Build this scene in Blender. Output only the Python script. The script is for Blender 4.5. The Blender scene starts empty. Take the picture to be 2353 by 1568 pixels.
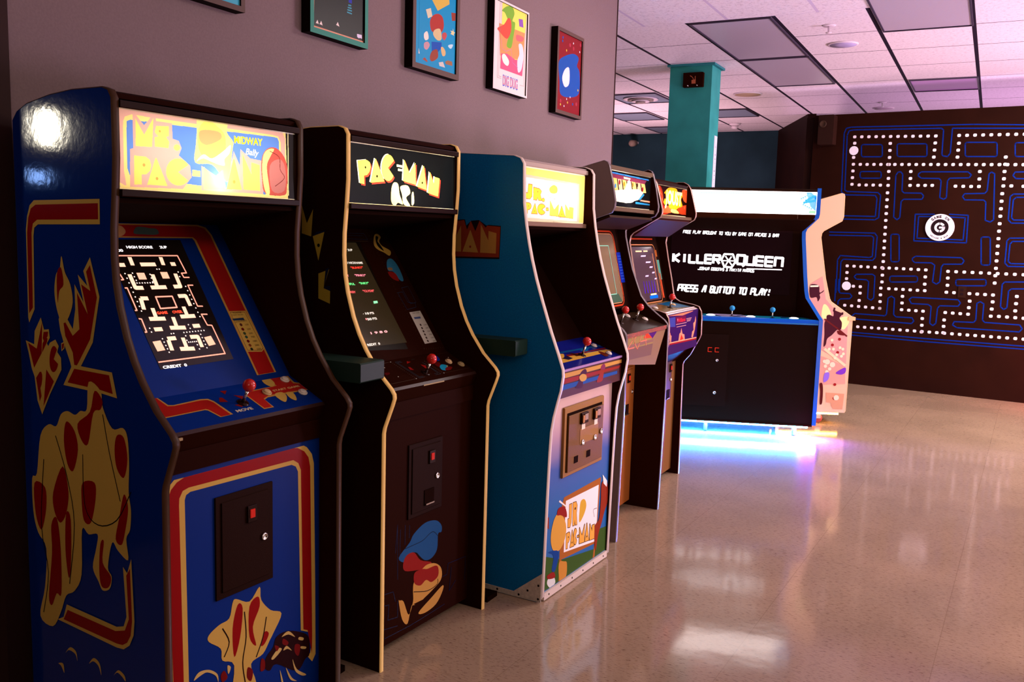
import bpy, math, random
import numpy as np
from mathutils import Vector, Matrix
from mathutils.geometry import tessellate_polygon
random.seed(7)
C = bpy.context.scene.collection
SC = bpy.context.scene

# ------------------------------------------------------------------ camera
cd = bpy.data.cameras.new('camera'); cam = bpy.data.objects.new('camera', cd); C.objects.link(cam)
YAW, PITCH, ROLL = 0.48462, -0.1206, 0.028309
cy, sy, cp_, sp = math.cos(YAW), math.sin(YAW), math.cos(PITCH), math.sin(PITCH)
_r0 = Vector((cy, sy, 0)); _f0 = Vector((-sy, cy, 0)); _u0 = Vector((0, 0, 1))
_f = _f0*cp_ + _u0*sp; _u = _u0*cp_ - _f0*sp
_r = _r0*math.cos(ROLL) + _u*math.sin(ROLL); _u = _u*math.cos(ROLL) - _r0*math.sin(ROLL)
M = Matrix((( _r.x, _u.x, -_f.x, 0), (_r.y, _u.y, -_f.y, 0), (_r.z, _u.z, -_f.z, 1.45), (0, 0, 0, 1)))
cam.matrix_world = M
cd.sensor_width = 36.0; cd.lens = 36.0*2074.17/2353.0; cd.clip_start = 0.05; cd.clip_end = 200
SC.camera = cam
SC.view_settings.view_transform = 'Standard'; SC.view_settings.look = 'None'
SC.view_settings.exposure = 0.2; SC.view_settings.gamma = 1.0; SC.view_settings.use_curve_mapping = False

# ------------------------------------------------------------------ light
w = bpy.data.worlds.new('world'); SC.world = w; w.use_nodes = True
bg = w.node_tree.nodes['Background']; bg.inputs[0].default_value = (1.0, 0.80, 0.80, 1); bg.inputs[1].default_value = 0.60

def area(name, loc, aim, sx, sy_, power, col, spread=180):
    l = bpy.data.lights.new(name, 'AREA'); l.shape = 'RECTANGLE'; l.size = sx; l.size_y = sy_; l.energy = power; l.color = col
    l.spread = math.radians(spread)
    o = bpy.data.objects.new(name, l); C.objects.link(o); o.location = loc
    o.rotation_euler = (Vector(aim)-Vector(loc)).to_track_quat('-Z', 'Y').to_euler(); return o
def point(name, loc, power, col, rad=.05, parent=None):
    l = bpy.data.lights.new(name, 'POINT'); l.energy = power; l.color = col; l.shadow_soft_size = rad
    o = bpy.data.objects.new(name, l); C.objects.link(o); o.location = loc
    if parent: o.parent = parent
    return o
area('added_room_fill', (1.8, 2.4, 2.9), (-1.6, 3.4, 0.6), 1.2, .6, 24, (1, .80, .55))  # added warm key for cabinet fronts and edge strips, no known fixture
area('added_floor_fill', (1.3, 7.8, 2.92), (1.0, 8.2, 0), 1.2, 1.2, 190, (1, .94, .86))  # added out-of-view light to brighten the far floor
area('added_wall_fill', (.1, 5.4, 2.92), (-2.33, 4.3, 1.5), 1.0, .4, 24, (1, .84, .78), 110)  # added out-of-view light to brighten the right part of the left wall
area('added_room_fill', (.9, -1.6, 2.5), (-1.8, 2.2, .9), 1.6, 1.0, 16, (1, .82, .62))  # added dim fill behind the camera for the cabinet sides
area('added_ceiling_fill', (3.4, 7.6, .3), (-1.6, 8.6, 3.2), 1.6, 1.6, 400, (.95, .66, .98))  # added upward fill to brighten the ceiling, no such fixture
area('added_ceiling_fill', (.6, 11.0, .9), (-.2, 10.6, 3.0), 1.2, 1.2, 42, (.95, .50, .95))  # added upward fill hidden behind the partition
area('added_ceiling_fill', (1.2, 3.6, .5), (-.8, 6.8, 3.0), 1.6, 1.6, 50, (1, .76, .86))  # added upward fill for the nearer ceiling
point('red_lamp', (.82, 9.33, .5), 22, (1, .02, .02), .08)
area('added_back_fill', (-4.2, 11.0, 1.0), (-4.0, 11.2, 3), .9, .9, 60, (1, .60, .70))  # added upward fill for the ceiling at the rear left
_l = area('side_room_lamp', (-3.15, .92, 1.78), (-2.2, 1.46, 1.69), .095, .135, 1.3, (1, .90, .70)); _l.data.shape = 'ELLIPSE'
area('added_blue_lamp', (-3.13, .97, 1.60), (-2.2, 1.46, 1.62), .05, .04, .12, (.25, .45, 1))  # added small blue light to tint the edge of the side glare

# ------------------------------------------------------------------ materials
_M = {}
def lin(h):
    if not isinstance(h, str): return tuple(h)
    h = h.lstrip('#'); r = []
    for i in (0, 2, 4):
        v = int(h[i:i+2], 16)/255; r.append(v/12.92 if v <= .04045 else ((v+.055)/1.055)**2.4)
    return tuple(r)
def mat(name, col, rough=.5, spec=.3, metal=0, emis=0, bump=0, bscale=60, coat=0, vary=0, trans=0, alpha=1):
    if rough >= .2 and not metal: spec = spec*.35
    key = (name, str(col), rough, spec, metal, emis, bump, coat, vary, trans, alpha)
    if key in _M: return _M[key]
    m = bpy.data.materials.new(name); m.use_nodes = True; nt = m.node_tree; b = nt.nodes['Principled BSDF']
    c = lin(col); b.inputs['Base Color'].default_value = (*c, 1); b.inputs['Roughness'].default_value = rough
    b.inputs['Specular IOR Level'].default_value = spec; b.inputs['Metallic'].default_value = metal
    b.inputs['Coat Weight'].default_value = coat
    if trans: b.inputs['Transmission Weight'].default_value = trans
    if alpha < 1: b.inputs['Alpha'].default_value = alpha
    if emis: b.inputs['Emission Color'].default_value = (*c, 1); b.inputs['Emission Strength'].default_value = emis
    if bump or vary:
        tc = nt.nodes.new('ShaderNodeTexCoord'); n = nt.nodes.new('ShaderNodeTexNoise'); n.inputs['Scale'].default_value = bscale; n.inputs['Detail'].default_value = 4
        nt.links.new(tc.outputs['Object'], n.inputs['Vector'])
        if bump:
            bp = nt.nodes.new('ShaderNodeBump'); bp.inputs['Strength'].default_value = bump; bp.inputs['Distance'].default_value = .002
            nt.links.new(n.outputs[0], bp.inputs['Height']); nt.links.new(bp.outputs[0], b.inputs['Normal'])
        if vary:
            mr = nt.nodes.new('ShaderNodeMapRange'); mr.inputs[1].default_value = .3; mr.inputs[2].default_value = .7; mr.inputs[3].default_value = 1-vary; mr.inputs[4].default_value = 1+vary
            mx = nt.nodes.new('ShaderNodeVectorMath'); mx.operation = 'SCALE'; mx.inputs[0].default_value = c
            nt.links.new(n.outputs[0], mr.inputs[0]); nt.links.new(mr.outputs[0], mx.inputs['Scale']); nt.links.new(mx.outputs[0], b.inputs['Base Color'])
    _M[key] = m; return m
BLACK = mat('black_laminate', (.017, .0026, .0003), .6, .05, bump=.1, bscale=300)
BLACKG = mat('black_gloss', (.014, .003, .0008), .18, .15)
DARK = mat('dark_inside', (.010, .0025, .001), .8, .05)
METAL = mat('chrome', (.7, .66, .6), .18, .5, 1)
WHITEPL = mat('white_plastic', (.72, .62, .52), .3, .5)
REDPL = mat('red_plastic', (.55, .015, .008), .18, .5)
def printm(col): return mat('print', col, .32, .18)
def glowm(col, s=1.0): return mat('glow', col, .5, 0, emis=s)
def litm(col):
    key = ('lit', str(col))
    if key in _M: return _M[key]
    m = bpy.data.materials.new('lit_acrylic'); m.use_nodes = True; nt = m.node_tree; nt.nodes.clear()
    o = nt.nodes.new('ShaderNodeOutputMaterial'); t = nt.nodes.new('ShaderNodeBsdfTranslucent'); g = nt.nodes.new('ShaderNodeBsdfGlossy'); d = nt.nodes.new('ShaderNodeBsdfDiffuse')
    c = lin(col); t.inputs[0].default_value = (*c, 1); d.inputs[0].default_value = (*[x*.6 for x in c], 1); g.inputs['Roughness'].default_value = .15; g.inputs[0].default_value = (1, 1, 1, 1)
    a = nt.nodes.new('ShaderNodeMixShader'); a.inputs[0].default_value = .35; b = nt.nodes.new('ShaderNodeMixShader'); b.inputs[0].default_value = .03
    nt.links.new(t.outputs[0], a.inputs[1]); nt.links.new(d.outputs[0], a.inputs[2]); nt.links.new(a.outputs[0], b.inputs[1]); nt.links.new(g.outputs[0], b.inputs[2]); nt.links.new(b.outputs[0], o.inputs[0])
    _M[key] = m; return m

# ------------------------------------------------------------------ mesh helpers
class MB:
    def __init__(s): s.v = []; s.f = []; s.mi = []; s.m = []; s.sm = []
    def midx(s, m):
        if m not in s.m: s.m.append(m)
        return s.m.index(m)
    def face(s, pts, m, smooth=False):
        i = len(s.v); s.v += [tuple(p) for p in pts]; s.f.append(tuple(range(i, i+len(pts)))); s.mi.append(s.midx(m)); s.sm.append(smooth)
    def grid(s, verts, faces, m, smooth=False):
        i = len(s.v); s.v += [tuple(p) for p in verts]
        for f in faces: s.f.append(tuple(i+k for k in f)); s.mi.append(s.midx(m)); s.sm.append(smooth)
    def box(s, a, b, m, bev=0):
        x0, y0, z0 = a; x1, y1, z1 = b
        if bev:
            return s.prism([(x0, z0+bev), (x0+bev, z0), (x1-bev, z0), (x1, z0+bev), (x1, z1-bev), (x1-bev, z1), (x0+bev, z1), (x0, z1-bev)], y0, y1, m)
        v = [(x0,y0,z0),(x1,y0,z0),(x1,y1,z0),(x0,y1,z0),(x0,y0,z1),(x1,y0,z1),(x1,y1,z1),(x0,y1,z1)]
        s.grid(v, [(0,3,2,1),(4,5,6,7),(0,1,5,4),(1,2,6,5),(2,3,7,6),(3,0,4,7)], m); return s
    def prism(s, prof, y0, y1, m, m2=None):
        n = len(prof); v = [(x, y0, z) for x, z in prof] + [(x, y1, z) for x, z in prof]
        tri = tessellate_polygon([[Vector((x, z, 0)) for x, z in prof]])
        f = [tuple(t) for t in tri] + [tuple(n+k for k in reversed(t)) for t in tri]
        s.grid(v, f, m2 or m); s.grid(v, [(i, (i+1) % n, n+(i+1) % n, n+i) for i in range(n)], m); return s
    def hexa(s, v8, m): s.grid(v8, [(0,3,2,1),(4,5,6,7),(0,1,5,4),(1,2,6,5),(2,3,7,6),(3,0,4,7)], m); return s
    def slab(s, p0, p1, y0, y1, th, m):
        # plate between profile points p0,p1 (x,z), width y0..y1, thickness th going back/down
        d = Vector((p1[0]-p0[0], 0, p1[1]-p0[1])).normalized(); n = Vector((d.z, 0, -d.x))
        if n.x+n.z > 0: n = -n
        a = Vector((p0[0], 0, p0[1])); b = Vector((p1[0], 0, p1[1]))
        q = [a, b, b+n*th, a+n*th]
        s.grid([(p.x, y, p.z) for y in (y0, y1) for p in q], [(0,1,2,3),(7,6,5,4),(0,4,5,1),(1,5,6,2),(2,6,7,3),(3,7,4,0)], m); return s
    def lathe(s, c, ax, prof, m, n=20, smooth=True):
        # prof list of (dist along axis, radius)
        ax = Vector(ax).normalized(); t = ax.orthogonal().normalized(); b = ax.cross(t); c = Vector(c); v = []; f = []
        for h, r in prof:
            for k in range(n):
                a = 2*math.pi*k/n; v.append(c+ax*h+(t*math.cos(a)+b*math.sin(a))*r)
        for i in range(len(prof)-1):
            for k in range(n): f.append((i*n+k, i*n+(k+1) % n, (i+1)*n+(k+1) % n, (i+1)*n+k))
        f.append(tuple(reversed(range(n)))); f.append(tuple(range((len(prof)-1)*n, len(prof)*n)))
        s.grid(v, f, m, smooth); return s
    def ball(s, c, r, m, n=16):
        return s.lathe(c, (0, 0, 1), [(-r*math.cos(math.pi*i/n), max(1e-4, r*math.sin(math.pi*i/n))) for i in range(n+1)], m, 20)
    def build(s, name, parent=None):
        me = bpy.data.meshes.new(name); me.from_pydata(s.v, [], s.f)
        for m in s.m: me.materials.append(m)
        me.polygons.foreach_set('material_index', s.mi); me.polygons.foreach_set('use_smooth', s.sm); me.update()
        o = bpy.data.objects.new(name, me); C.objects.link(o)
        if parent: o.parent = parent
        return o
def tag(o, label=None, cat=None, group=None, kind=None):
    if label: o['label'] = label
    if cat: o['category'] = cat
    if group: o['group'] = group
    if kind: o['kind'] = kind
    return o
def thing(name, label, cat, loc=(0, 0, 0), rz=0, group=None):
    o = bpy.data.objects.new(name, None); C.objects.link(o); o.location = loc; o.rotation_euler = (0, 0, rz); o.empty_display_size = .1
    return tag(o, label, cat, group)
def copy_tree(o, parent=None):
    c = o.copy(); C.objects.link(c); c.parent = parent
    for ch in o.children: copy_tree(ch, c)
    return c

# ------------------------------------------------------------------ flat print artwork (vector shapes in metres on their surface)
GL = {'P': [(0,0),(.42,0),(.42,.36),(.68,.38),(.9,.52),(.97,.7),(.88,.9),(.65,1),(0,1)],
 'A': [(0,0),(.42,1),(.6,1),(1,0)], 'M': [(0,0),(0,1),(.5,.42),(1,1),(1,0)], 'N': [(0,0),(0,1.05),(.5,.5),(.5,.88),(1,.88),(1,0)],
 'C': [(.5+.5*math.cos(a), .5+.5*math.sin(a)) for a in [math.radians(35+i*14.5) for i in range(21)]]+[(.48,.5)],
 'S': [(0,0),(.95,0),(1,.3),(.78,.5),(.98,.55),(.98,1),(.1,1),(0,.7),(.25,.5),(0,.45)],
 'J': [(0,.0),(.6,0),(.85,.2),(.85,1),(.3,1),(.3,.38),(0,.38)], 'R': [(0,0),(0,1),(.7,1),(.95,.82),(.8,.5),(1,0),(.6,0),(.45,.25),(.4,0)],
 '.': [(.5+.5*math.cos(a*.785), .5+.5*math.sin(a*.785)) for a in range(8)], '-': [(0,0),(1,0),(1,1),(0,1)]}
GH = {'P': (.55,.7), 'A': (.5,.25), 'R': (.5,.72), 'S': (.35,.75)}
def pts(s):
    v = [int(x)/1e4 for x in s.split(',')]; return list(zip(v[::2], v[1::2]))
def smooth_closed(p, k=4):
    n = len(p); r = []
    for i in range(n):
        a, b, c, d = [np.array(p[(i+j) % n]) for j in (-1, 0, 1, 2)]
        for t in [j/k for j in range(k)]:
            r.append(tuple(.5*((2*b)+(c-a)*t+(2*a-5*b+4*c-d)*t*t+(3*b-a-3*c+d)*t**3)))
    return r
def smooth_open(p, k=4):
    q = [p[0]]+list(p)+[p[-1]]; r = []
    for i in range(len(p)-1):
        a, b, c, d = [np.array(q[i+j]) for j in range(4)]
        for t in [j/k for j in range(k)]:
            r.append(tuple(.5*((2*b)+(c-a)*t+(2*a-5*b+4*c-d)*t*t+(3*b-a-3*c+d)*t**3)))
    return r+[tuple(p[-1])]
def disc(c, r, n=12, st=0): return [(c[0]+r*math.cos(st+2*math.pi*i/n), c[1]+r*math.sin(st+2*math.pi*i/n)) for i in range(n)]
def stroke(p, wd, closed=0):
    out = []; n = len(p); rng = range(n if closed else n-1); h = wd/2
    for i in rng:
        a, b = np.array(p[i]), np.array(p[(i+1) % n]); d = b-a; L = np.linalg.norm(d)
        if L < 1e-7: continue
        q = np.array((-d[1], d[0]))/L*h; out.append([tuple(a-q), tuple(b-q), tuple(b+q), tuple(a+q)])
    for i in (range(n) if closed else range(1, n-1)): out.append(disc(p[i], h, 8))
    return out
def text_tris(txt, a, b, h, bold, sh):
    cu = bpy.data.curves.new('t', 'FONT'); cu.body = txt; cu.size = 1; cu.offset = min(.05, bold/h*.6); cu.resolution_u = 3
    o = bpy.data.objects.new('t', cu); C.objects.link(o); dg = bpy.context.evaluated_depsgraph_get(); me = bpy.data.meshes.new_from_object(o.evaluated_get(dg))
    me.calc_loop_triangles(); V = np.array([v.co[:2] for v in me.vertices]); T = [tuple(t.vertices) for t in me.loop_triangles]
    bpy.data.objects.remove(o); bpy.data.curves.remove(cu); bpy.data.meshes.remove(me)
    x0, x1 = V[:, 0].min(), V[:, 0].max(); a = np.array(a); b = np.array(b); U = b-a; L = np.linalg.norm(U); U = U/L; N = np.array((-U[1], U[0]))
    if N[1] < 0 and abs(U[0]) > .2 and U[0] > 0: N = -N
    X = (V[:, 0]-x0)/(x1-x0)*L; Y = V[:, 1]/.72*h; P = a+np.outer(X+Y*sh, U)+np.outer(Y, N)
    return [[tuple(P[i]) for i in t] for t in T]
TF = {'A': ['00 24 44 40', '12 42'], 'B': ['00 04 34 43 32 02', '32 41 30 00'], 'C': ['44 04 00 40'], 'D': ['00 04 34 43 41 30 00'], 'E': ['44 04 00 40', '02 42'],
 'F': ['44 04 00', '02 32'], 'G': ['44 04 00 40 42 22'], 'H': ['00 04', '40 44', '02 42'], 'I': ['20 24'], 'J': ['44 40 00 01'], 'K': ['00 04', '44 02 40'], 'L': ['04 00 40'],
 'M': ['00 04 22 44 40'], 'N': ['00 04 44 40'], 'O': ['00 04 44 40 00'], 'P': ['00 04 44 42 02'], 'Q': ['00 04 44 40 00', '30 4-1'], 'R': ['00 04 44 42 02', '22 40'],
 'S': ['44 04 02 42 40 00'], 'T': ['04 44', '24 20'], 'U': ['04 00 40 44'], 'Y': ['04 22 44', '22 20'], '!': ['24 22', '20 21'], '&': ['40 04 34 00 30 42'], ' ': []}
def tech_text(txt, a, b, h, wd, sh):
    a = np.array(a); b = np.array(b); U = b-a; L = np.linalg.norm(U); U = U/L; N = np.array((-U[1], U[0])); n = len(txt); cw = L/n; out = []
    for i, ch in enumerate(txt.upper()):
        for s_ in TF.get(ch, []):
            P = []
            for q in s_.split():
                x = int(q[0]); y = int(q[1:]); u = (i+.06+x/4*.78)*cw; v = y/4*h; P.append(tuple(a+U*(u+v*sh)+N*v))
            out += stroke(P, wd)
    return out
def quad_map(q, g):
    bl, br, tr, tl = [np.array(x) for x in q]; return [tuple(bl*(1-u)*(1-v)+br*u*(1-v)+tr*u*v+tl*(1-u)*v) for u, v in g]
def expand(ops, vflip=False):
    """-> list of (colour, [polygons]) in painting order"""
    out = []
    for o in ops:
        k, col, P = o[0], o[1], pts(o[-1])
        if k == 'p': out.append((col, [smooth_closed(P) if o[2] else P]))
        elif k == 'k':
            if o[4]: P = smooth_closed(P) if o[3] else smooth_open(P)
            out.append((col, stroke(P, o[2], o[3])))
        elif k == 'd': 
            r = o[2]; sq = [(1, -.55), (1, .55), (.55, 1), (-.55, 1), (-1, .55), (-1, -.55), (-.55, -1), (.55, -1)]
            out.append((col, [[(c[0]+x*r, c[1]+y*r*.9) for x, y in sq] if .014 < r < .017 else disc(c, r, 8 if r < .03 else 12, .39) for c in P]))
        elif k == 't':
            a, b = P; tr = tech_text(o[2], a, b, o[3], o[4], o[6]) if o[5] == 'x' else text_tris(o[2], a, b, o[3], o[4], o[6])
            if vflip:   # local v axis points down the picture
                a_, b_ = np.array(a), np.array(b); U = (b_-a_)/np.linalg.norm(b_-a_); N = np.array((-U[1], U[0]))
                tr = [[tuple(np.array(p)-2*N*np.dot(np.array(p)-a_, N)) for p in t] for t in tr]
            out.append((col, tr))
        elif k == 'g':
            g = quad_map(P, GL[o[2]]); 
            if o[4]: out.append((o[4], stroke(g, o[5]*2, 1)))
            out.append((col, [g]))
            if o[3] and o[2] in GH:
                u, v = GH[o[2]]; hh = abs(P[3][1]-P[0][1]); out.append((o[3], [disc(quad_map(P, [(u, v)])[0], hh*.06, 8)]))
    return out
def art(name, key, O, U, V, N, parent, mf=printm, step=.00014, lift=.0005, vflip=False, clip=None, sel=None):
    mb = MB(); O, U, V, N = map(Vector, (O, U, V, N)); boxes = []
    for col, polys in expand(ART[key][sel[0]:sel[1]] if sel else ART[key], vflip):
        if not polys: continue
        xs = [p[0] for q in polys for p in q]; ys = [p[1] for q in polys for p in q]; bb = (min(xs), max(xs), min(ys), max(ys)); lv = 0
        for c2_, b2, l2 in boxes:
            if b2[0] < bb[1] and b2[1] > bb[0] and b2[2] < bb[3] and b2[3] > bb[2]: lv = max(lv, l2+(0 if c2_ == col and c2_ not in ('x',) and len(ART[key]) > 60 else 1))
        boxes.append((col, bb, lv)); h = lift+step*lv
        m = mf(col)
        for p in polys:
            if clip: 
                p = clip_poly(p, clip)
                if len(p) < 3: continue
            v = [O+U*a+V*b+N*h for a, b in p]
            if len(p) <= 3 or len(p) == 8 or len(p) == 12 and False: mb.face(v, m); continue
            i = len(mb.v); tri = tessellate_polygon([[Vector((a, b, 0)) for a, b in p]]); mb.grid(v, [tuple(t) for t in tri], m)
    return mb.build(name, parent)
def clip_poly(p, c):
    u0, u1, v0, v1 = c
    for ax, val, sg in ((0, u0, 1), (0, u1, -1), (1, v0, 1), (1, v1, -1)):
        r = []
        for i in range(len(p)):
            a, b = p[i], p[(i+1) % len(p)]; ia = sg*(a[ax]-val) >= 0; ib = sg*(b[ax]-val) >= 0
            if ia: r.append(a)
            if ia != ib:
                t = (val-a[ax])/(b[ax]-a[ax]); r.append((a[0]+(b[0]-a[0])*t, a[1]+(b[1]-a[1])*t))
        p = r
        if not p: return p
    return p
def lit_panel(name, key, rect, nx, ny, x, base, parent):
    """one translucent acrylic sheet facing local +X; every cell takes the colour of the print on it"""
    u0, u1, v0, v1 = rect; cu = u0+(np.arange(nx)+.5)*(u1-u0)/nx; cv = v0+(np.arange(ny)+.5)*(v1-v0)/ny
    GU, GV = np.meshgrid(cu, cv); idx = np.zeros(GU.shape, int); cols = [base]
    for col, polys in expand(ART[key]):
        if col not in cols: cols.append(col)
        ci = cols.index(col)
        for p in polys:
            P = np.array(p); a0, b0 = P.min(0); a1, b1 = P.max(0)
            i0, i1 = np.searchsorted(cu, (a0, a1)); j0, j1 = np.searchsorted(cv, (b0, b1))
            if i1 <= i0 or j1 <= j0: continue
            X = GU[j0:j1, i0:i1]; Y_ = GV[j0:j1, i0:i1]; ins = np.zeros(X.shape, bool); n = len(P)
            for i in range(n):
                xa, ya = P[i]; xb, yb = P[(i+1) % n]
                if ya == yb: continue
                cnd = ((ya > Y_) != (yb > Y_)) & (X < (xb-xa)*(Y_-ya)/(yb-ya)+xa); ins ^= cnd
            idx[j0:j1, i0:i1][ins] = ci
    vu = np.linspace(u0, u1, nx+1); vv = np.linspace(v0, v1, ny+1)
    V = [(x, a, b) for b in vv for a in vu]
    F = [(j*(nx+1)+i, j*(nx+1)+i+1, (j+1)*(nx+1)+i+1, (j+1)*(nx+1)+i) for j in range(ny) for i in range(nx)]
    me = bpy.data.meshes.new(name); me.from_pydata(V, [], F)
    for c_ in cols: me.materials.append(litm(c_))
    me.polygons.foreach_set('material_index', idx.ravel().tolist()); me.update()
    o = bpy.data.objects.new(name, me); C.objects.link(o); o.parent = parent; return o
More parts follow.
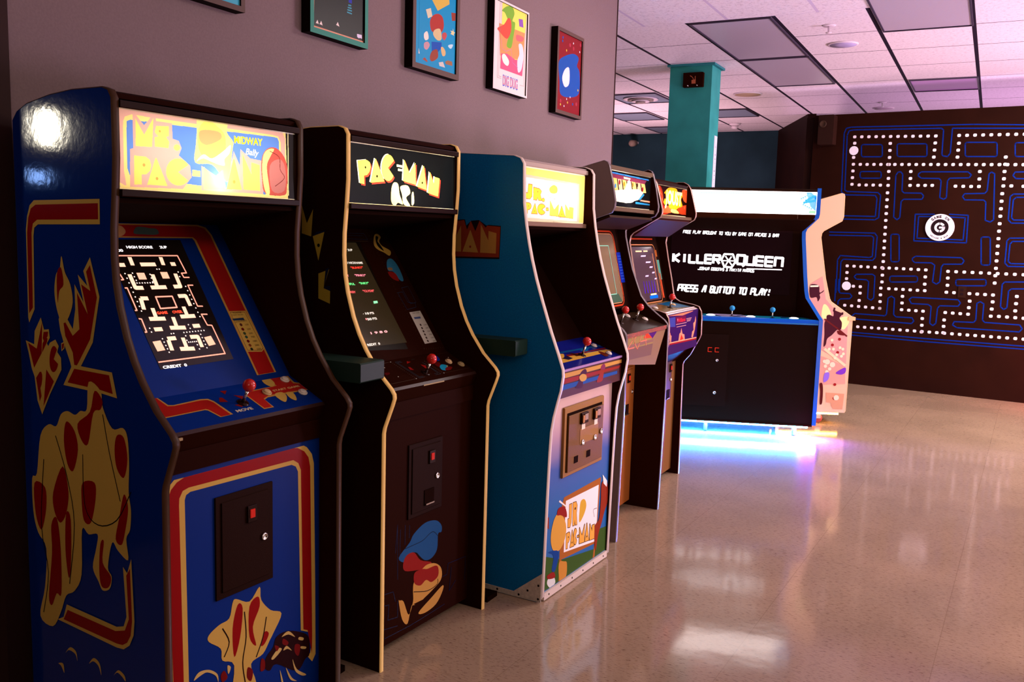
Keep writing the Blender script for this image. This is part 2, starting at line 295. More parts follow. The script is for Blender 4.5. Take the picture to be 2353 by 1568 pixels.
ART={
'ms_side':[
('p','#c9a24a',0,'-4772,14959,-2075,15010,-2089,14395,-4628,14343,-4793,14254,-4842,14039,-4906,12123,-5165,11751,-5202,11882,-5162,14203,-5089,14550,-4962,14830'),
('p','#8a0808',0,'-4707,14845,-2144,14905,-2148,14514,-4657,14462,-4845,14361,-4918,14123,-4977,12162,-5150,11996,-5116,14118,-5041,14507,-4916,14745'),
('p','#c9a24a',0,'-3871,11935,-3816,11646,-3691,11346,-3437,10852,-3286,10401,-3064,10717,-2491,11450,-2177,12618,-2509,13576,-2791,13226,-2647,12859,-3017,13123,-2814,12432,-3165,12873,-3162,12241,-3290,11722,-3717,12204'),
('p','#8a0808',0,'-3693,11991,-3612,11525,-3320,11121,-3258,10697,-3091,10886,-2588,11526,-2276,12591,-2518,13383,-2678,13210,-2533,12741,-2894,12888,-2660,12150,-3073,12668,-3016,11744,-3299,11551'),
('p','#c9a24a',1,'-3666,13565,-3548,13170,-3337,12864,-3257,12404,-3485,11964,-3735,11859,-3928,12189,-4009,12656,-3915,13089,-3754,13224'),
('p','#8a0808',1,'-3880,13090,-3696,13269,-3613,12849,-3797,12669,-3884,12364'),
('p','#c9a24a',0,'-5343,11263,-4968,11188,-4925,11549,-4634,11925,-4508,11613,-4302,11642,-4274,11416,-4405,11263,-4347,11193,-4271,11293,-4033,11393,-3901,11233,-3969,11073,-3817,10934,-3813,10627,-4050,10311,-4347,9916,-4721,9333,-4910,9691,-4999,10316,-5113,10525,-5226,10926'),
('g','#8a0808','M',None,None,0.004,'-5006,10555,-4647,10980,-4578,11824,-5240,11209'),
('g','#8a0808','S',None,None,0.004,'-4626,10994,-4381,11314,-4326,11578,-4553,11548'),
('g','#8a0808','P',None,None,0.004,'-4806,9672,-4597,10044,-4671,10570,-4937,10291'),
('g','#8a0808','A',None,None,0.004,'-4645,9564,-4153,10281,-4415,10534,-4504,10587'),
('g','#8a0808','C',None,None,0.004,'-4318,10438,-3892,10643,-3958,11289,-4310,11135'),
('p','#c9a24a',0,'-3797,11316,-3635,11379,-3664,11193,-3788,11109'),
('p','#8a0808',0,'-3768,11294,-3667,11333,-3693,11209,-3765,11153'),
('p','#c9a24a',0,'-3349,10808,-1763,10766,-1587,10137,-2230,10193,-3753,10232'),
('p','#8a0808',0,'-3275,10706,-1876,10684,-1748,10225,-2245,10275,-3570,10320'),
('p','#c9a24a',1,'-4828,8744,-4443,9103,-4116,9096,-3895,9439,-3608,9563,-3295,9504,-3064,9637,-2800,9713,-2691,10429,-2227,10253,-2151,9843,-1801,9350,-1388,9418,-1216,9193,-1176,8546,-1220,7822,-1146,7354,-1200,6860,-1355,6586,-1301,6047,-1691,6210,-1918,6379,-2115,5684,-1972,5465,-2061,5131,-2352,5013,-2517,5216,-2735,5548,-2576,6087,-2501,6479,-2873,6405,-3144,6477,-3222,5248,-3548,4721,-3916,4503,-4181,3977,-4565,3480,-5124,3642,-4857,4548,-4742,5636,-5093,6028,-5275,6588,-5273,7509,-5049,7677'),
('p','#8a0808',1,'-2678,9656,-2463,10226,-2162,10021,-2247,9771,-2536,9644,-2783,8817,-3052,8870,-3198,9282'),
('p','#8a0808',1,'-1623,9195,-1352,9174,-1235,8656,-1389,8153,-1656,8350,-1729,8820'),
('p','#8a0808',1,'-3055,7752,-2567,7834,-2538,7406,-2760,6741,-3053,6748,-3125,7301'),
('p','#8a0808',1,'-3672,9281,-3335,9078,-3211,8599,-3438,8002,-3680,8152,-3799,8763'),
('p','#8a0808',1,'-5173,7395,-4698,7345,-4679,6764,-4927,6127,-5170,6541'),
('p','#8a0808',1,'-4337,7279,-3886,8056,-3668,7395,-3799,6798,-4070,6489,-4313,6766'),
('p','#8a0808',1,'-4471,6347,-4219,6590,-4087,5773,-4122,4520,-4333,4471,-4564,4083,-4689,4320,-4483,5559'),
('p','#8a0808',1,'-3799,6798,-3605,6643,-3669,5342,-3785,5057,-3880,5816'),
('p','#8a0808',1,'-1405,7729,-1253,7394,-1394,6761,-1545,6394,-1773,6501,-1612,7085'),
('p','#8a0808',1,'-2396,6250,-2249,6342,-2321,5764,-2001,5459,-2108,5152,-2396,5117,-2474,5542'),
('k','#1a0a08',0.003,0,1,'-3020,8504,-2986,7138,-2471,6735,-1707,7005,-1129,7838'),
('k','#1a0a08',0.003,0,1,'-4150,8839,-3699,7770,-3459,6543,-3744,4871'),
('k','#1a0a08',0.003,0,1,'-4707,8119,-4919,6260,-4673,4989,-4954,3786'),
('k','#1a0a08',0.003,0,1,'-2159,9662,-1920,8671,-1549,7522'),
('p','#c9a24a',0,'-4319,3743,-4051,3877,-3897,4264,-1815,4170,-1531,4256,-1410,4537,-1502,5831,-1341,5700,-1172,6105,-1100,4490,-1149,4104,-1316,3797,-1554,3632,-1837,3607'),
('p','#8a0808',0,'-4055,3809,-3863,4121,-1867,4043,-1489,4154,-1319,4497,-1380,5630,-1226,5848,-1192,4467,-1261,4075,-1407,3848,-1597,3735,-1833,3716'),
('p','#c9a24a',1,'-4053,2844,-3834,3070,-3581,3006,-3542,2751,-3615,2930,-3890,2975'),
('p','#c9a24a',1,'-3034,2826,-2826,3041,-2584,2952,-2529,2643,-2637,2872,-2850,2943'),
('p','#c9a24a',1,'-4387,2462,-4174,2508,-4135,2250,-4263,2416'),
('p','#c9a24a',1,'-2011,2791,-1813,2989,-1580,2914,-1539,2761,-1677,2855,-1863,2910'),
],
'ms_marq':[
('p','#f4dc8c',0,'157,17422,6075,17555,6072,15288,95,15216'),
('p','#8fb0c8',0,'102,15464,283,15326,96,15266'),
('p','#dba8a4',0,'203,17065,262,17169,392,17247,5448,17241,5696,17185,5812,17019,5807,15382,399,15357,257,15424,170,15567'),
('p','#f4dc8c',0,'388,16892,443,17009,618,17079,5284,17077,5530,17050,5632,16882,5627,15373,442,15360,380,15730'),
('p','#5a86e0',0,'483,16903,585,16949,5325,17023,5496,17011,5562,16905,5560,16400,5039,16358,5032,15359,550,15592,474,15786'),
('p','#dba8a4',0,'655,17183,981,16860,1322,17229,1333,17002,1817,17006,1825,16618,2017,16585,2105,16409,2010,16216,2367,15980,2412,15688,2191,15434,2124,15363,543,15328,567,16243,655,16276'),
('p','#f4dc8c',1,'2624,17232,2967,17300,3422,17246,3638,17216,3616,16964,3833,16736,3812,16538,3655,15685,3438,15755,3087,16062,2537,16073,2562,16531,2602,16910'),
('p','#f2dc70',1,'2670,16971,2965,17219,3278,17092,3543,16874,3537,16402,3264,16103,2915,16185,2661,16433'),
('p','#e8a070',1,'2721,16923,3312,16959,3416,16778,2955,16569,2699,16652'),
('p','#ffffe0',1,'2571,16103,2813,16312,3089,16226,3483,16453,3740,16643,3701,16416,3517,16234,3514,16067,3123,16119,2811,16203'),
('g','#f2dc70','M','#c89850',None,0.004,'730,16333,1201,16351,1258,17069,733,17006'),
('g','#f2dc70','S','#c89850',None,0.004,'1281,16372,1718,16373,1720,16918,1293,16883'),
('g','#f2dc70','.','#c89850',None,0.004,'1851,16320,2061,16326,2064,16497,1854,16490'),
('g','#f2dc70','P','#c89850',None,0.004,'662,15398,1173,15402,1189,16095,680,16103'),
('g','#f2dc70','A','#c89850',None,0.004,'1036,15407,1641,15416,1404,16087,1219,16085'),
('g','#f2dc70','C','#c89850',None,0.004,'1594,15439,2358,15443,2387,16142,1624,16131'),
('g','#f4dc8c','-',None,None,0.004,'2430,15716,2700,15707,2703,15870,2432,15878'),
('p','#dba8a4',0,'2740,16008,3224,15769,3441,15950,3578,15400,3848,16485,4067,16109,4091,16564,4450,16339,5038,16299,4932,15369,2729,15355'),
('g','#f6ec9c','M',None,None,0.004,'2816,15401,3506,15424,3477,15953,2825,15987'),
('g','#f2dc70','A','#c89850',None,0.004,'3579,15442,4136,15444,3938,16268,3772,16283'),
('g','#f2dc70','N',None,None,0.004,'4193,15461,4813,15451,4800,16280,4165,16400'),
('g','#f2dc70','A','#c89850',None,0.004,'3579,15442,4136,15444,3938,16268,3772,16283'),
('p','#120a08',0,'5801,17612,6463,17601,6463,15244,5922,15281'),
('p','#f8e8b0',0,'5905,17267,5939,17271,5952,15374,5918,15372'),
('t','#f8e020','MIDWAY',0.0195,0.0012,'n',0,'3869,16712,4922,16732'),
('t','#ffffff','Bally',0.018,0.0004,'n',0.25,'4279,16438,4742,16426'),
('p','#c05048',1,'4879,16345,5081,16654,5446,16717,5777,16478,5903,16127,5880,15643,5774,15380,5033,15389,4895,15763'),
('p','#f4dc8c',1,'4919,16377,5080,16625,5364,16680,5200,16430,5077,16127,5194,15426,5033,15418,4915,15823'),
('p','#b87070',1,'5199,16195,5610,16405,5818,16121,5774,15516,5276,15490'),
('k','#702020',0.002,0,1,'5201,16606,5568,16461,5609,16106,5775,15878,5400,15616'),
],
'ms_bezel':[
('p','#b8863a',0,'850,5492,5451,5519,5728,5431,5823,5151,5759,192,4985,185,5039,4922,5000,5015,659,5011'),
('p','#9a1512',0,'835,5453,5393,5462,5645,5384,5749,5122,5690,202,5051,197,5121,4950,5050,5059,678,5059'),
('p','#4a5a50',1,'3000,5165,3169,5375,3381,5395,3621,5358,3845,5336,3861,5178,3668,5123,3313,5133'),
('p','#c08a50',1,'2437,5384,2693,5415,2761,5238,2595,5083,2294,5054'),
('p','#c9a24a',0,'5061,2396,5698,2367,5760,1036,5587,923,5023,988'),
('k','#6a1510',0.0015,1,0,'5098,2356,5652,2327,5702,1042,5583,971,5074,1029'),
('t','#3a2810','MONSTER',0.006,0,'n',0,'5184,2297,5520,2294'),
('t','#3a2810','POINT VALUES',0.005,0,'n',0,'5129,2227,5542,2222'),
('t','#3a2810','EXTRA POINTS',0.005,0,'n',0,'5124,1985,5572,2001'),
('p','#20304a',0,'5050,2133,5495,2135,5505,2044,5071,2063'),
('d','#5a2a20',0.0055,'5280,1903'),
('d','#6a1010',0.0055,'5267,1746'),
('d','#3a4a2a',0.0055,'5259,1599'),
('d','#2a4a3a',0.0055,'5262,1473'),
('d','#6a1010',0.0055,'5254,1327'),
('d','#803818',0.0055,'5249,1186'),
('d','#2a3020',0.0055,'5247,1051'),
('t','#3a2810','100',0.006,0,'n',0,'5435,1858,5569,1862'),
('t','#3a2810','200',0.006,0,'n',0,'5427,1700,5567,1703'),
('t','#3a2810','500',0.006,0,'n',0,'5425,1552,5570,1554'),
('t','#3a2810','700',0.006,0,'n',0,'5433,1424,5584,1425'),
('t','#3a2810','1000',0.006,0,'n',0,'5431,1277,5588,1277'),
('t','#3a2810','2000',0.006,0,'n',0,'5431,1135,5594,1133'),
('t','#3a2810','5000',0.006,0,'n',0,'5434,998,5602,995'),
],
'ms_screen':[
('t','#f4f0f0','HIGH SCORE',0.0085,0.0006,'n',0,'2539,4649,3406,4647'),
('t','#f4f0f0','2UP',0.0085,0.0006,'n',0,'3654,4647,3907,4646'),
('t','#f4f0f0','1UP',0.0085,0.0006,'n',0,'2062,4650,2289,4649'),
('t','#f4f0f0','00',0.0085,0.0006,'n',0,'2204,4540,2384,4539'),
('k','#ff9f86',0.004,0,0,'1465,4414,4141,4387,4172,3782,3992,3777,4007,3631,4204,3624'),
('k','#ff9f86',0.004,0,0,'4206,3352,4020,3360,4016,2640,4201,2627'),
('k','#ff9f86',0.004,0,0,'4225,2348,4014,2364,4046,1994,4199,1971,4196,1018,1835,1015,1849,2388,1980,2363,1959,1952,1816,1952'),
('k','#ff9f86',0.004,0,0,'1680,3639,1834,3619,1978,3628,1942,3813'),
('k','#ff9f86',0.004,0,0,'1845,2640,1963,2641,1978,3361,1859,3357'),
('k','#ffc8a8',0.0125,0,0,'2490,4354,2475,4080'),
('k','#ffc8a8',0.0125,0,0,'3522,4341,3498,4069'),
('k','#ffc8a8',0.0125,0,0,'2046,4104,2234,4100'),
('k','#ffc8a8',0.0125,0,0,'2735,4105,3244,4099'),
('k','#ffc8a8',0.0125,0,0,'3763,4099,3932,4096'),
('k','#ffc8a8',0.0125,0,0,'2239,3790,2234,3349,2485,3338'),
('k','#ffc8a8',0.0125,0,0,'2979,3767,2954,3366'),
('k','#ffc8a8',0.0125,0,0,'2731,3337,3251,3328'),
('k','#ffc8a8',0.0125,0,0,'3763,3768,3738,3332,3502,3332'),
('k','#ffc8a8',0.0125,0,0,'2248,3008,2485,2995'),
('k','#ffc8a8',0.0125,0,0,'2248,3008,2191,2649'),
('k','#ffc8a8',0.0125,0,0,'3505,3012,3767,3008,3770,2666'),
('k','#ffc8a8',0.0125,0,0,'2476,2678,2452,2340'),
('k','#ffc8a8',0.0125,0,0,'2220,2344,2738,2317'),
('k','#ffc8a8',0.0125,0,0,'3517,2657,3505,2341'),
('k','#ffc8a8',0.0125,0,0,'3259,2340,3768,2326'),
('k','#ffc8a8',0.0125,0,0,'2225,2008,2489,1999'),
('k','#ffc8a8',0.0125,0,0,'3004,2345,2979,2028'),
('k','#ffc8a8',0.0125,0,0,'2745,2014,3264,1978'),
('k','#ffc8a8',0.0125,0,0,'3529,2004,3776,1997'),
('k','#ffc8a8',0.0125,0,0,'2504,1685,2787,1680'),
('k','#ffc8a8',0.0125,0,0,'2515,1635,2486,1313'),
('k','#ffc8a8',0.0125,0,0,'3012,1672,2992,1367'),
('k','#ffc8a8',0.0125,0,0,'2760,1330,3239,1291'),
('k','#ffc8a8',0.0125,0,0,'3268,1666,3526,1655,3512,1310'),
('k','#f0b090',0.022,0,0,'2475,3723,2726,3715'),
('k','#f0b090',0.022,0,0,'3265,3727,3504,3720'),
('k','#f0b090',0.026,0,0,'2131,1651,2147,1342'),
('k','#f0b090',0.026,0,0,'3858,1623,3890,1333'),
('k','#ff9f86',0.0045,1,0,'2747,3029,3300,3018,3288,2648,2728,2646'),
('t','#ff4a30','GAME',0.0085,0.0006,'n',0,'2548,2473,2895,2467'),
('t','#ff4a30','OVER',0.0085,0.0006,'n',0,'3061,2465,3405,2459'),
('t','#f4f0f0','CREDIT  0',0.0085,0.0006,'n',0,'1961,804,2743,785'),
('d','#ffe8d8',0.0022,'2109,3818,2107,3667,2104,3515,2102,3364,2100,3213,2098,3062,2096,2910,2093,2759,2091,2608'),
('d','#ffe8d8',0.0022,'2351,3826,2359,3708,2366,3589'),
('d','#ffe8d8',0.0022,'2350,3501,2435,3499,2520,3497,2606,3496,2691,3494,2776,3492,2861,3490'),
('d','#ffe8d8',0.0022,'2900,3769,2887,3644,2875,3520'),
('d','#ffe8d8',0.0022,'3895,3821,3871,3661'),
('d','#ffe8d8',0.0022,'3921,3323,3921,3175,3921,3028,3921,2880,3922,2732,3922,2584,3922,2437,3922,2289'),
('d','#ffe8d8',0.0022,'2103,2058,2105,1938'),
('d','#ffe8d8',0.0022,'3210,3937,3291,3935'),
('d','#ffe8d8',0.0022,'3129,1827,3230,1828,3332,1828,3433,1829,3534,1829,3635,1830,3737,1830,3838,1831'),
('d','#ffe8d8',0.0022,'3399,2060,3403,1940'),
('d','#ffe8d8',0.0022,'2702,1829,2783,1831'),
('d','#ffe8d8',0.0022,'2349,1700,2354,1593,2358,1485,2362,1378,2367,1270'),
('d','#ffe8d8',0.0022,'3138,1508,3206,1507,3273,1506,3341,1505,3408,1504'),
('d','#ffe8d8',0.0022,'3663,1717,3663,1605,3663,1493,3662,1381,3662,1269'),
('d','#ffe8d8',0.0022,'3138,1718,3108,1574'),
('d','#ffe8d8',0.0022,'3386,1398,3391,1259'),
],
'ms_cp':[
('p','#b8863a',0,'1235,-60,1397,-47,1469,370,1606,409,2522,362,2742,406,2837,547,2944,1240,2500,1257,2362,890,2294,848,922,870'),
('p','#a01a14',0,'1225,-19,1361,3,1414,413,1599,451,2504,418,2694,455,2781,586,2866,1232,2539,1239,2411,859,2348,812,974,830'),
('p','#b8863a',0,'3966,482,4304,383,5227,369,5139,-76,6154,-71,6084,350,6273,458,6246,841,6144,832,4585,824,4405,897,4408,1298,4029,1293'),
('p','#a82018',0,'4012,494,4278,434,5345,374,5282,1,6036,-11,6006,400,6214,486,6217,791,4720,738,4407,841,4361,1261,4075,1259'),
('t','#d8b070','START GAME',0.0085,0.0004,'n',0,'5002,622,6095,613'),
('p','#c9a24a',1,'5108,-41,5382,-78,5376,237,5147,391,5023,192'),
('p','#c9a24a',1,'4918,749,5228,706,5247,919,4981,1176,4878,1026'),
('p','#c9a24a',1,'5345,778,5576,796,5544,998,5383,1204,5278,1052'),
('p','#7a1410',0,'3355,163,3571,195,3394,347'),
('p','#7a1410',0,'3104,442,3191,465,3220,691,2964,636'),
('p','#7a1410',0,'3293,882,3606,876,3452,1027'),
('p','#7a1410',0,'3611,444,3889,573,3741,716'),
('t','#c8b898','MOVE',0.011,0.0006,'n',0,'3132,1204,3714,1203'),
],
'ms_kick':[
('p','#c9a04c',0,'675,7731,790,7900,1000,8072,1370,8168,4996,8191,5342,8125,5697,7928,5914,7678,6002,7373,6072,3462,6093,1261,5942,1074,5689,1381,5852,1386,5889,1563,5777,2099,5447,2269,5328,7258,5237,7431,5064,7519,4926,7523,1413,7576,1278,7519,1233,7396,1280,1801,773,2035'),
('p','#8e0c0c',0,'690,7486,813,7763,997,7919,1341,8041,5030,8023,5307,7979,5590,7821,5769,7604,5842,7302,5941,1927,5927,1328,5852,1688,5740,2168,5556,2265,5448,7283,5342,7512,5133,7647,1362,7701,1175,7655,1066,7481,1053,7307,1118,1876,799,2023'),
('p','#c9a04c',1,'2783,4079,2905,4158,3397,3912,3781,4220,3843,3806,4201,3372,4639,3111,4298,2614,4163,2459,3897,2153,3443,2033,3630,1401,3625,723,2748,1126,2822,2242,2405,2563,2351,2926,1950,3279,1953,3469,2302,3624,2658,3685'),
('p','#8e0c0c',1,'2774,3348,2963,3966,3146,3802,3045,2997,2825,2489'),
('p','#8e0c0c',1,'3395,3763,3715,3951,3777,3627,3516,3116,3639,2512,3387,2864'),
('p','#8e0c0c',1,'3967,2793,4131,2678,3964,2434,3820,2440'),
('k','#200c06',0.004,0,1,'2417,3483,2649,3003,2465,2636'),
('k','#200c06',0.004,0,1,'3207,3681,3262,2913,3130,2213,3217,1581'),
('k','#200c06',0.004,0,1,'4035,3228,3900,2665,3636,2156'),
('p','#240608',1,'4296,2199,4432,2458,4844,2483,5411,2239,5777,1936,5815,1374,5630,1285,5266,1056,4428,1622,4158,1526,3959,1714,4027,1996'),
('p','#c9a860',1,'4227,1888,4498,2076,4635,1985,4327,1821'),
('p','#c9a860',1,'4636,2379,4914,2456,5196,2161,4914,2350'),
('p','#c9a860',1,'5375,2092,5557,1994,5520,1927,5339,2025'),
('p','#c9a860',1,'5088,1508,5266,1110,5667,776,5484,811,5195,1087'),
('p','#c9a860',1,'4806,1358,5052,932,5266,731,4981,909'),
('p','#c9a860',1,'4564,1380,4701,934,4631,964'),
('p','#c9a860',1,'1429,2399,1599,2563,1938,2492,2224,2249,2250,2003,2165,2225,1880,2444,1653,2445'),
('p','#c9a860',1,'2581,2343,2700,2243,2608,2085'),
('p','#c9a860',1,'5447,1767,5667,1663,5630,1612,5447,1696'),
('p','#c9a860',1,'4704,1931,4843,2023,5053,1790,4878,1914'),
('p','#70100e',1,'4705,2299,4913,2112,4843,2034,4670,2155'),
('p','#70100e',1,'5196,1920,5411,1808,5339,1513,5181,1685'),
('p','#70100e',1,'4363,2224,4533,2105,4430,2015'),
('p','#70100e',1,'3830,2025,3961,1920,3959,1662,3795,1680'),
('p','#70100e',1,'2340,2150,2460,2246,2577,1999,2397,1939'),
('p','#70100e',1,'3316,1984,3505,1803,3439,1525,3282,1695'),
],
'pac_side':[
('g','#b89a30','M',None,None,0.004,'-3470,14253,-3053,14159,-2970,15045,-3470,15170'),
('p','#b89a30',0,'-2982,14171,-2476,14319,-2732,13385'),
('d','#0c0604',0.006,'-2727,13881'),
('p','#b89a30',0,'-2731,12966,-2261,13119,-2496,12532,-2216,12417,-2227,12008,-2728,12150'),
('p','#181838',0,'-2827,14310,-2420,14372,-2476,14319,-2982,14171'),
('p','#181838',0,'-2415,13138,-2261,13171,-2482,12559,-2217,12600,-2202,12418,-2496,12496'),
],
'pac_marq':[
('p','#000000',0,'109,17252,5966,17368,6047,15096,129,15115'),
('p','#07090c',0,'109,17252,5974,17164,6047,15096,129,15115'),
('g','#c03028','P',None,None,0.004,'831,15859,1310,15845,1379,16663,705,16569'),
('g','#c03028','A',None,None,0.004,'1350,15915,2051,15994,1665,16696,1501,16709'),
('g','#c03028','C',None,None,0.004,'1883,16026,2590,16015,2607,16906,1927,16886'),
('g','#c03028','M',None,None,0.004,'3064,16070,3776,15985,3738,16740,3102,16800'),
('g','#c03028','A',None,None,0.004,'3851,15922,4421,15828,4302,16653,4132,16669'),
('g','#c03028','N',None,None,0.004,'4501,15729,5111,15631,5207,16373,4596,16447'),
('g','#f8f4e0','P',None,None,0.004,'713,15935,1188,15922,1257,16736,588,16641'),
('g','#f8f4e0','A',None,None,0.004,'1227,15992,1924,16071,1540,16770,1378,16782'),
('g','#f8f4e0','C',None,None,0.004,'1757,16103,2459,16093,2476,16981,1801,16959'),
('g','#f8f4e0','M',None,None,0.004,'2929,16150,3635,16066,3598,16817,2967,16876'),
('g','#f8f4e0','A',None,None,0.004,'3710,16003,4275,15911,4158,16733,3989,16748'),
('g','#f8f4e0','N',None,None,0.004,'4354,15813,4960,15717,5055,16455,4449,16528'),
('g','#f6d850','P','#000000','#000000',0.0015,'776,15913,1253,15899,1322,16716,650,16620'),
('g','#f6d850','A','#000000','#000000',0.0015,'1292,15969,1991,16049,1606,16749,1443,16762'),
('g','#f6d850','C','#000000','#000000',0.0015,'1824,16081,2528,16071,2545,16960,1868,16939'),
('g','#f6d850','M','#000000','#000000',0.0015,'3001,16127,3709,16042,3672,16796,3038,16855'),
('g','#f6d850','A','#000000','#000000',0.0015,'3785,15979,4352,15887,4234,16710,4064,16725'),
('g','#f6d850','N','#000000','#000000',0.0015,'4432,15788,5040,15692,5136,16432,4527,16505'),
('p','#f6e8b0',0,'2638,16661,2928,16650,2929,16574,2640,16585'),
('p','#f6e8b0',0,'2711,16526,2957,16522,2958,16446,2712,16450'),
('p','#ffe890',1,'2378,15846,2503,16042,2721,16001,2816,15652,3000,15332,2734,15375,2562,15260,2369,15414'),
('p','#ffe890',1,'2855,15927,3255,15977,3396,15736,3174,15559,3407,15292,3045,15333,2949,15659'),
('p','#ffe890',1,'3489,15685,3578,15773,3633,15413,3497,15324'),
],
'pac_bezel':[
('p','#181008',0,'3592,4961,4289,4930,3935,310,1901,471,1014,884'),
('k','#1c3048',0.0015,1,0,'3210,5324,4773,5319,4824,5042,3070,5097'),
('k','#1c3048',0.0015,0,0,'3148,5224,4640,5215'),
('d','#6a5a40',0.0012,'3636,4961,3703,4961,3770,4962,3837,4962,3904,4963,3971,4963,4038,4964,4105,4964,4172,4965,4240,4965,4307,4966,4374,4966,4441,4967,4508,4967,4575,4968,4642,4968,4709,4969,4776,4969'),
('d','#4a4030',0.0012,'5041,5228,5035,5077,5029,4926,5024,4774,5018,4623,5012,4472,5006,4321,5000,4169,4994,4018,4989,3867,4983,3716,4977,3564,4971,3413,4965,3262,4960,3111,4954,2959,4948,2808,4942,2657,4936,2506,4930,2354,4925,2203,4919,2052,4913,1901,4907,1749,4901,1598,4896,1447,4890,1296,4884,1144,4878,993,4872,842,4866,691,4861,539,4855,388,4849,237'),
('d','#4a4030',0.0012,'4831,211,4973,203,5115,196,5256,188,5398,180,5540,173,5682,165,5823,157,5965,150,6107,142'),
('d','#4a3828',0.001,'6097,5506,6098,5369,6099,5233,6100,5096,6101,4959,6101,4822,6102,4686,6103,4549,6104,4412,6105,4276,6106,4139,6107,4002,6108,3865,6109,3729,6110,3592,6110,3455,6111,3319,6112,3182,6113,3045,6114,2908,6115,2772,6116,2635,6117,2498,6118,2361,6119,2225,6119,2088,6120,1951,6121,1815,6122,1678,6123,1541,6124,1404,6125,1268,6126,1131,6127,994,6128,858,6128,721,6129,584,6130,447,6131,311,6132,174'),
('p','#b08838',1,'5328,5232,5573,5309,5667,5161,5444,4973,5487,4752,5824,4529,5623,4307,5384,4457,5100,4605,5038,4824'),
('p','#0c0604',1,'5381,5195,5521,5160,5347,4973,5392,4825,5434,4530,5245,4678,5220,4898'),
('p','#2a6a8a',1,'5329,4091,5669,4159,5807,3788,5715,3203,5492,3197,5366,3579,5082,3659'),
('p','#7a1410',1,'5023,3574,5389,3542,5456,3285,5366,3158,5075,3298'),
('p','#806040',1,'5155,3766,5394,3760,5339,3652,5129,3658'),
('k','#1c3048',0.0015,1,0,'5351,2855,5786,2908,5769,2182,5393,2147'),
('k','#1c3048',0.0015,1,0,'4969,2657,5275,2678,5289,2211,5695,2150,5619,1975,5024,1908'),
('p','#b0a898',0,'5064,1785,5750,1808,5780,425,5028,412'),
('t','#302018','POINT VALUES',0.006,0,'n',0,'5222,1702,5627,1709'),
('d','#302018',0.005,'5344,1211'),
('t','#302018','100',0.005,0,'n',0,'5533,1166,5720,1171'),
('d','#302018',0.005,'5332,1070'),
('t','#302018','300',0.005,0,'n',0,'5540,1023,5727,1028'),
('d','#302018',0.005,'5319,930'),
('t','#302018','500',0.005,0,'n',0,'5546,881,5733,885'),
('d','#302018',0.005,'5307,790'),
('t','#302018','700',0.005,0,'n',0,'5552,738,5739,742'),
('d','#302018',0.005,'5295,651'),
('t','#302018','1000',0.005,0,'n',0,'5559,596,5745,599'),
('d','#302018',0.005,'5282,511'),
('t','#302018','3000',0.005,0,'n',0,'5565,454,5752,456'),
('p','#3a4870',0,'5167,1558,5571,1562,5559,1478,5180,1479'),
],
'pac_screen':[
('t','#e8e0d0','2UP',0.0085,0.0005,'n',0,'3360,4524,3623,4523'),
('t','#e8e0d0','/ NICKNAME',0.0085,0.0005,'n',0,'2985,3973,3821,3958'),
('t','#ff4030','"BLINKY"',0.0085,0.0005,'n',0,'3047,3759,3708,3757'),
('t','#ff90a0','DY',0.0085,0.0005,'n',0,'2561,3438,2728,3433'),
('t','#ff90a0','"PINKY"',0.0085,0.0005,'n',0,'3058,3436,3647,3417'),
('t','#70ff90','SHFUL',0.0085,0.0005,'n',0,'2395,3094,2827,3076'),
('t','#70ff90','"INKY"',0.0085,0.0005,'n',0,'3081,3093,3591,3086'),
('t','#ff6060','OKEY',0.0085,0.0005,'n',0,'2271,2766,2658,2746'),
('t','#ff6060','"CLYDE"',0.0085,0.0005,'n',0,'3062,2766,3675,2750'),
('t','#e8e0d0','10',0.0085,0.0005,'n',0,'2596,1854,2795,1853'),
('t','#e8e0d0','PTS',0.0085,0.0005,'n',0,'2845,1849,3055,1847'),
('t','#e8e0d0','50',0.0085,0.0005,'n',0,'2554,1619,2782,1621'),
('t','#e8e0d0','PTS',0.0085,0.0005,'n',0,'2836,1623,3062,1618'),
('t','#ffb0b0','1 9 8 0',0.0085,0.0005,'n',0,'2365,1070,3278,1063'),
('t','#e8e0d0','CREDIT  0',0.0085,0.0005,'n',0,'1775,639,2575,630'),
('p','#90ffb0',0,'3345,2363,3566,2370,3539,2276,3314,2263'),
('d','#ff9090',0.004,'2505,1676'),
('d','#e8e0d0',0.0015,'2490,1889'),
],
'pac_cp':[
('d','#6a5848',0.001,'1791,129,1822,129,1853,129,1884,129,1916,129,1947,129,1978,129,2009,129,2040,129,2071,129,2103,129,2134,129,2165,129,2196,129,2227,129,2258,129,2290,129,2321,129,2352,129,2383,129,2414,129,2445,129,2477,129,2508,129,2539,129,2570,129'),
('d','#6a5848',0.0013,'2606,217,2615,291,2625,366,2634,440,2643,514,2653,588,2662,663,2671,737,2681,811,2690,886,2700,960,2709,1034,2718,1108,2728,1183,2737,1257'),
('d','#6a5848',0.001,'1226,1282,1271,1282,1317,1281,1362,1281,1407,1281,1453,1280,1498,1280,1543,1279,1589,1279,1634,1279,1679,1278,1725,1278,1770,1278,1815,1277,1861,1277,1906,1277,1951,1276,1997,1276,2042,1275,2087,1275,2133,1275,2178,1274,2223,1274,2269,1274,2314,1273,2359,1273,2405,1273,2450,1272,2495,1272,2541,1271,2586,1271,2631,1271,2677,1270,2722,1270'),
('d','#6a5848',0.0015,'4231,405,4239,475,4248,545,4256,615,4264,685,4273,755,4281,826,4289,896,4298,966,4306,1036,4314,1106,4323,1176,4331,1246'),
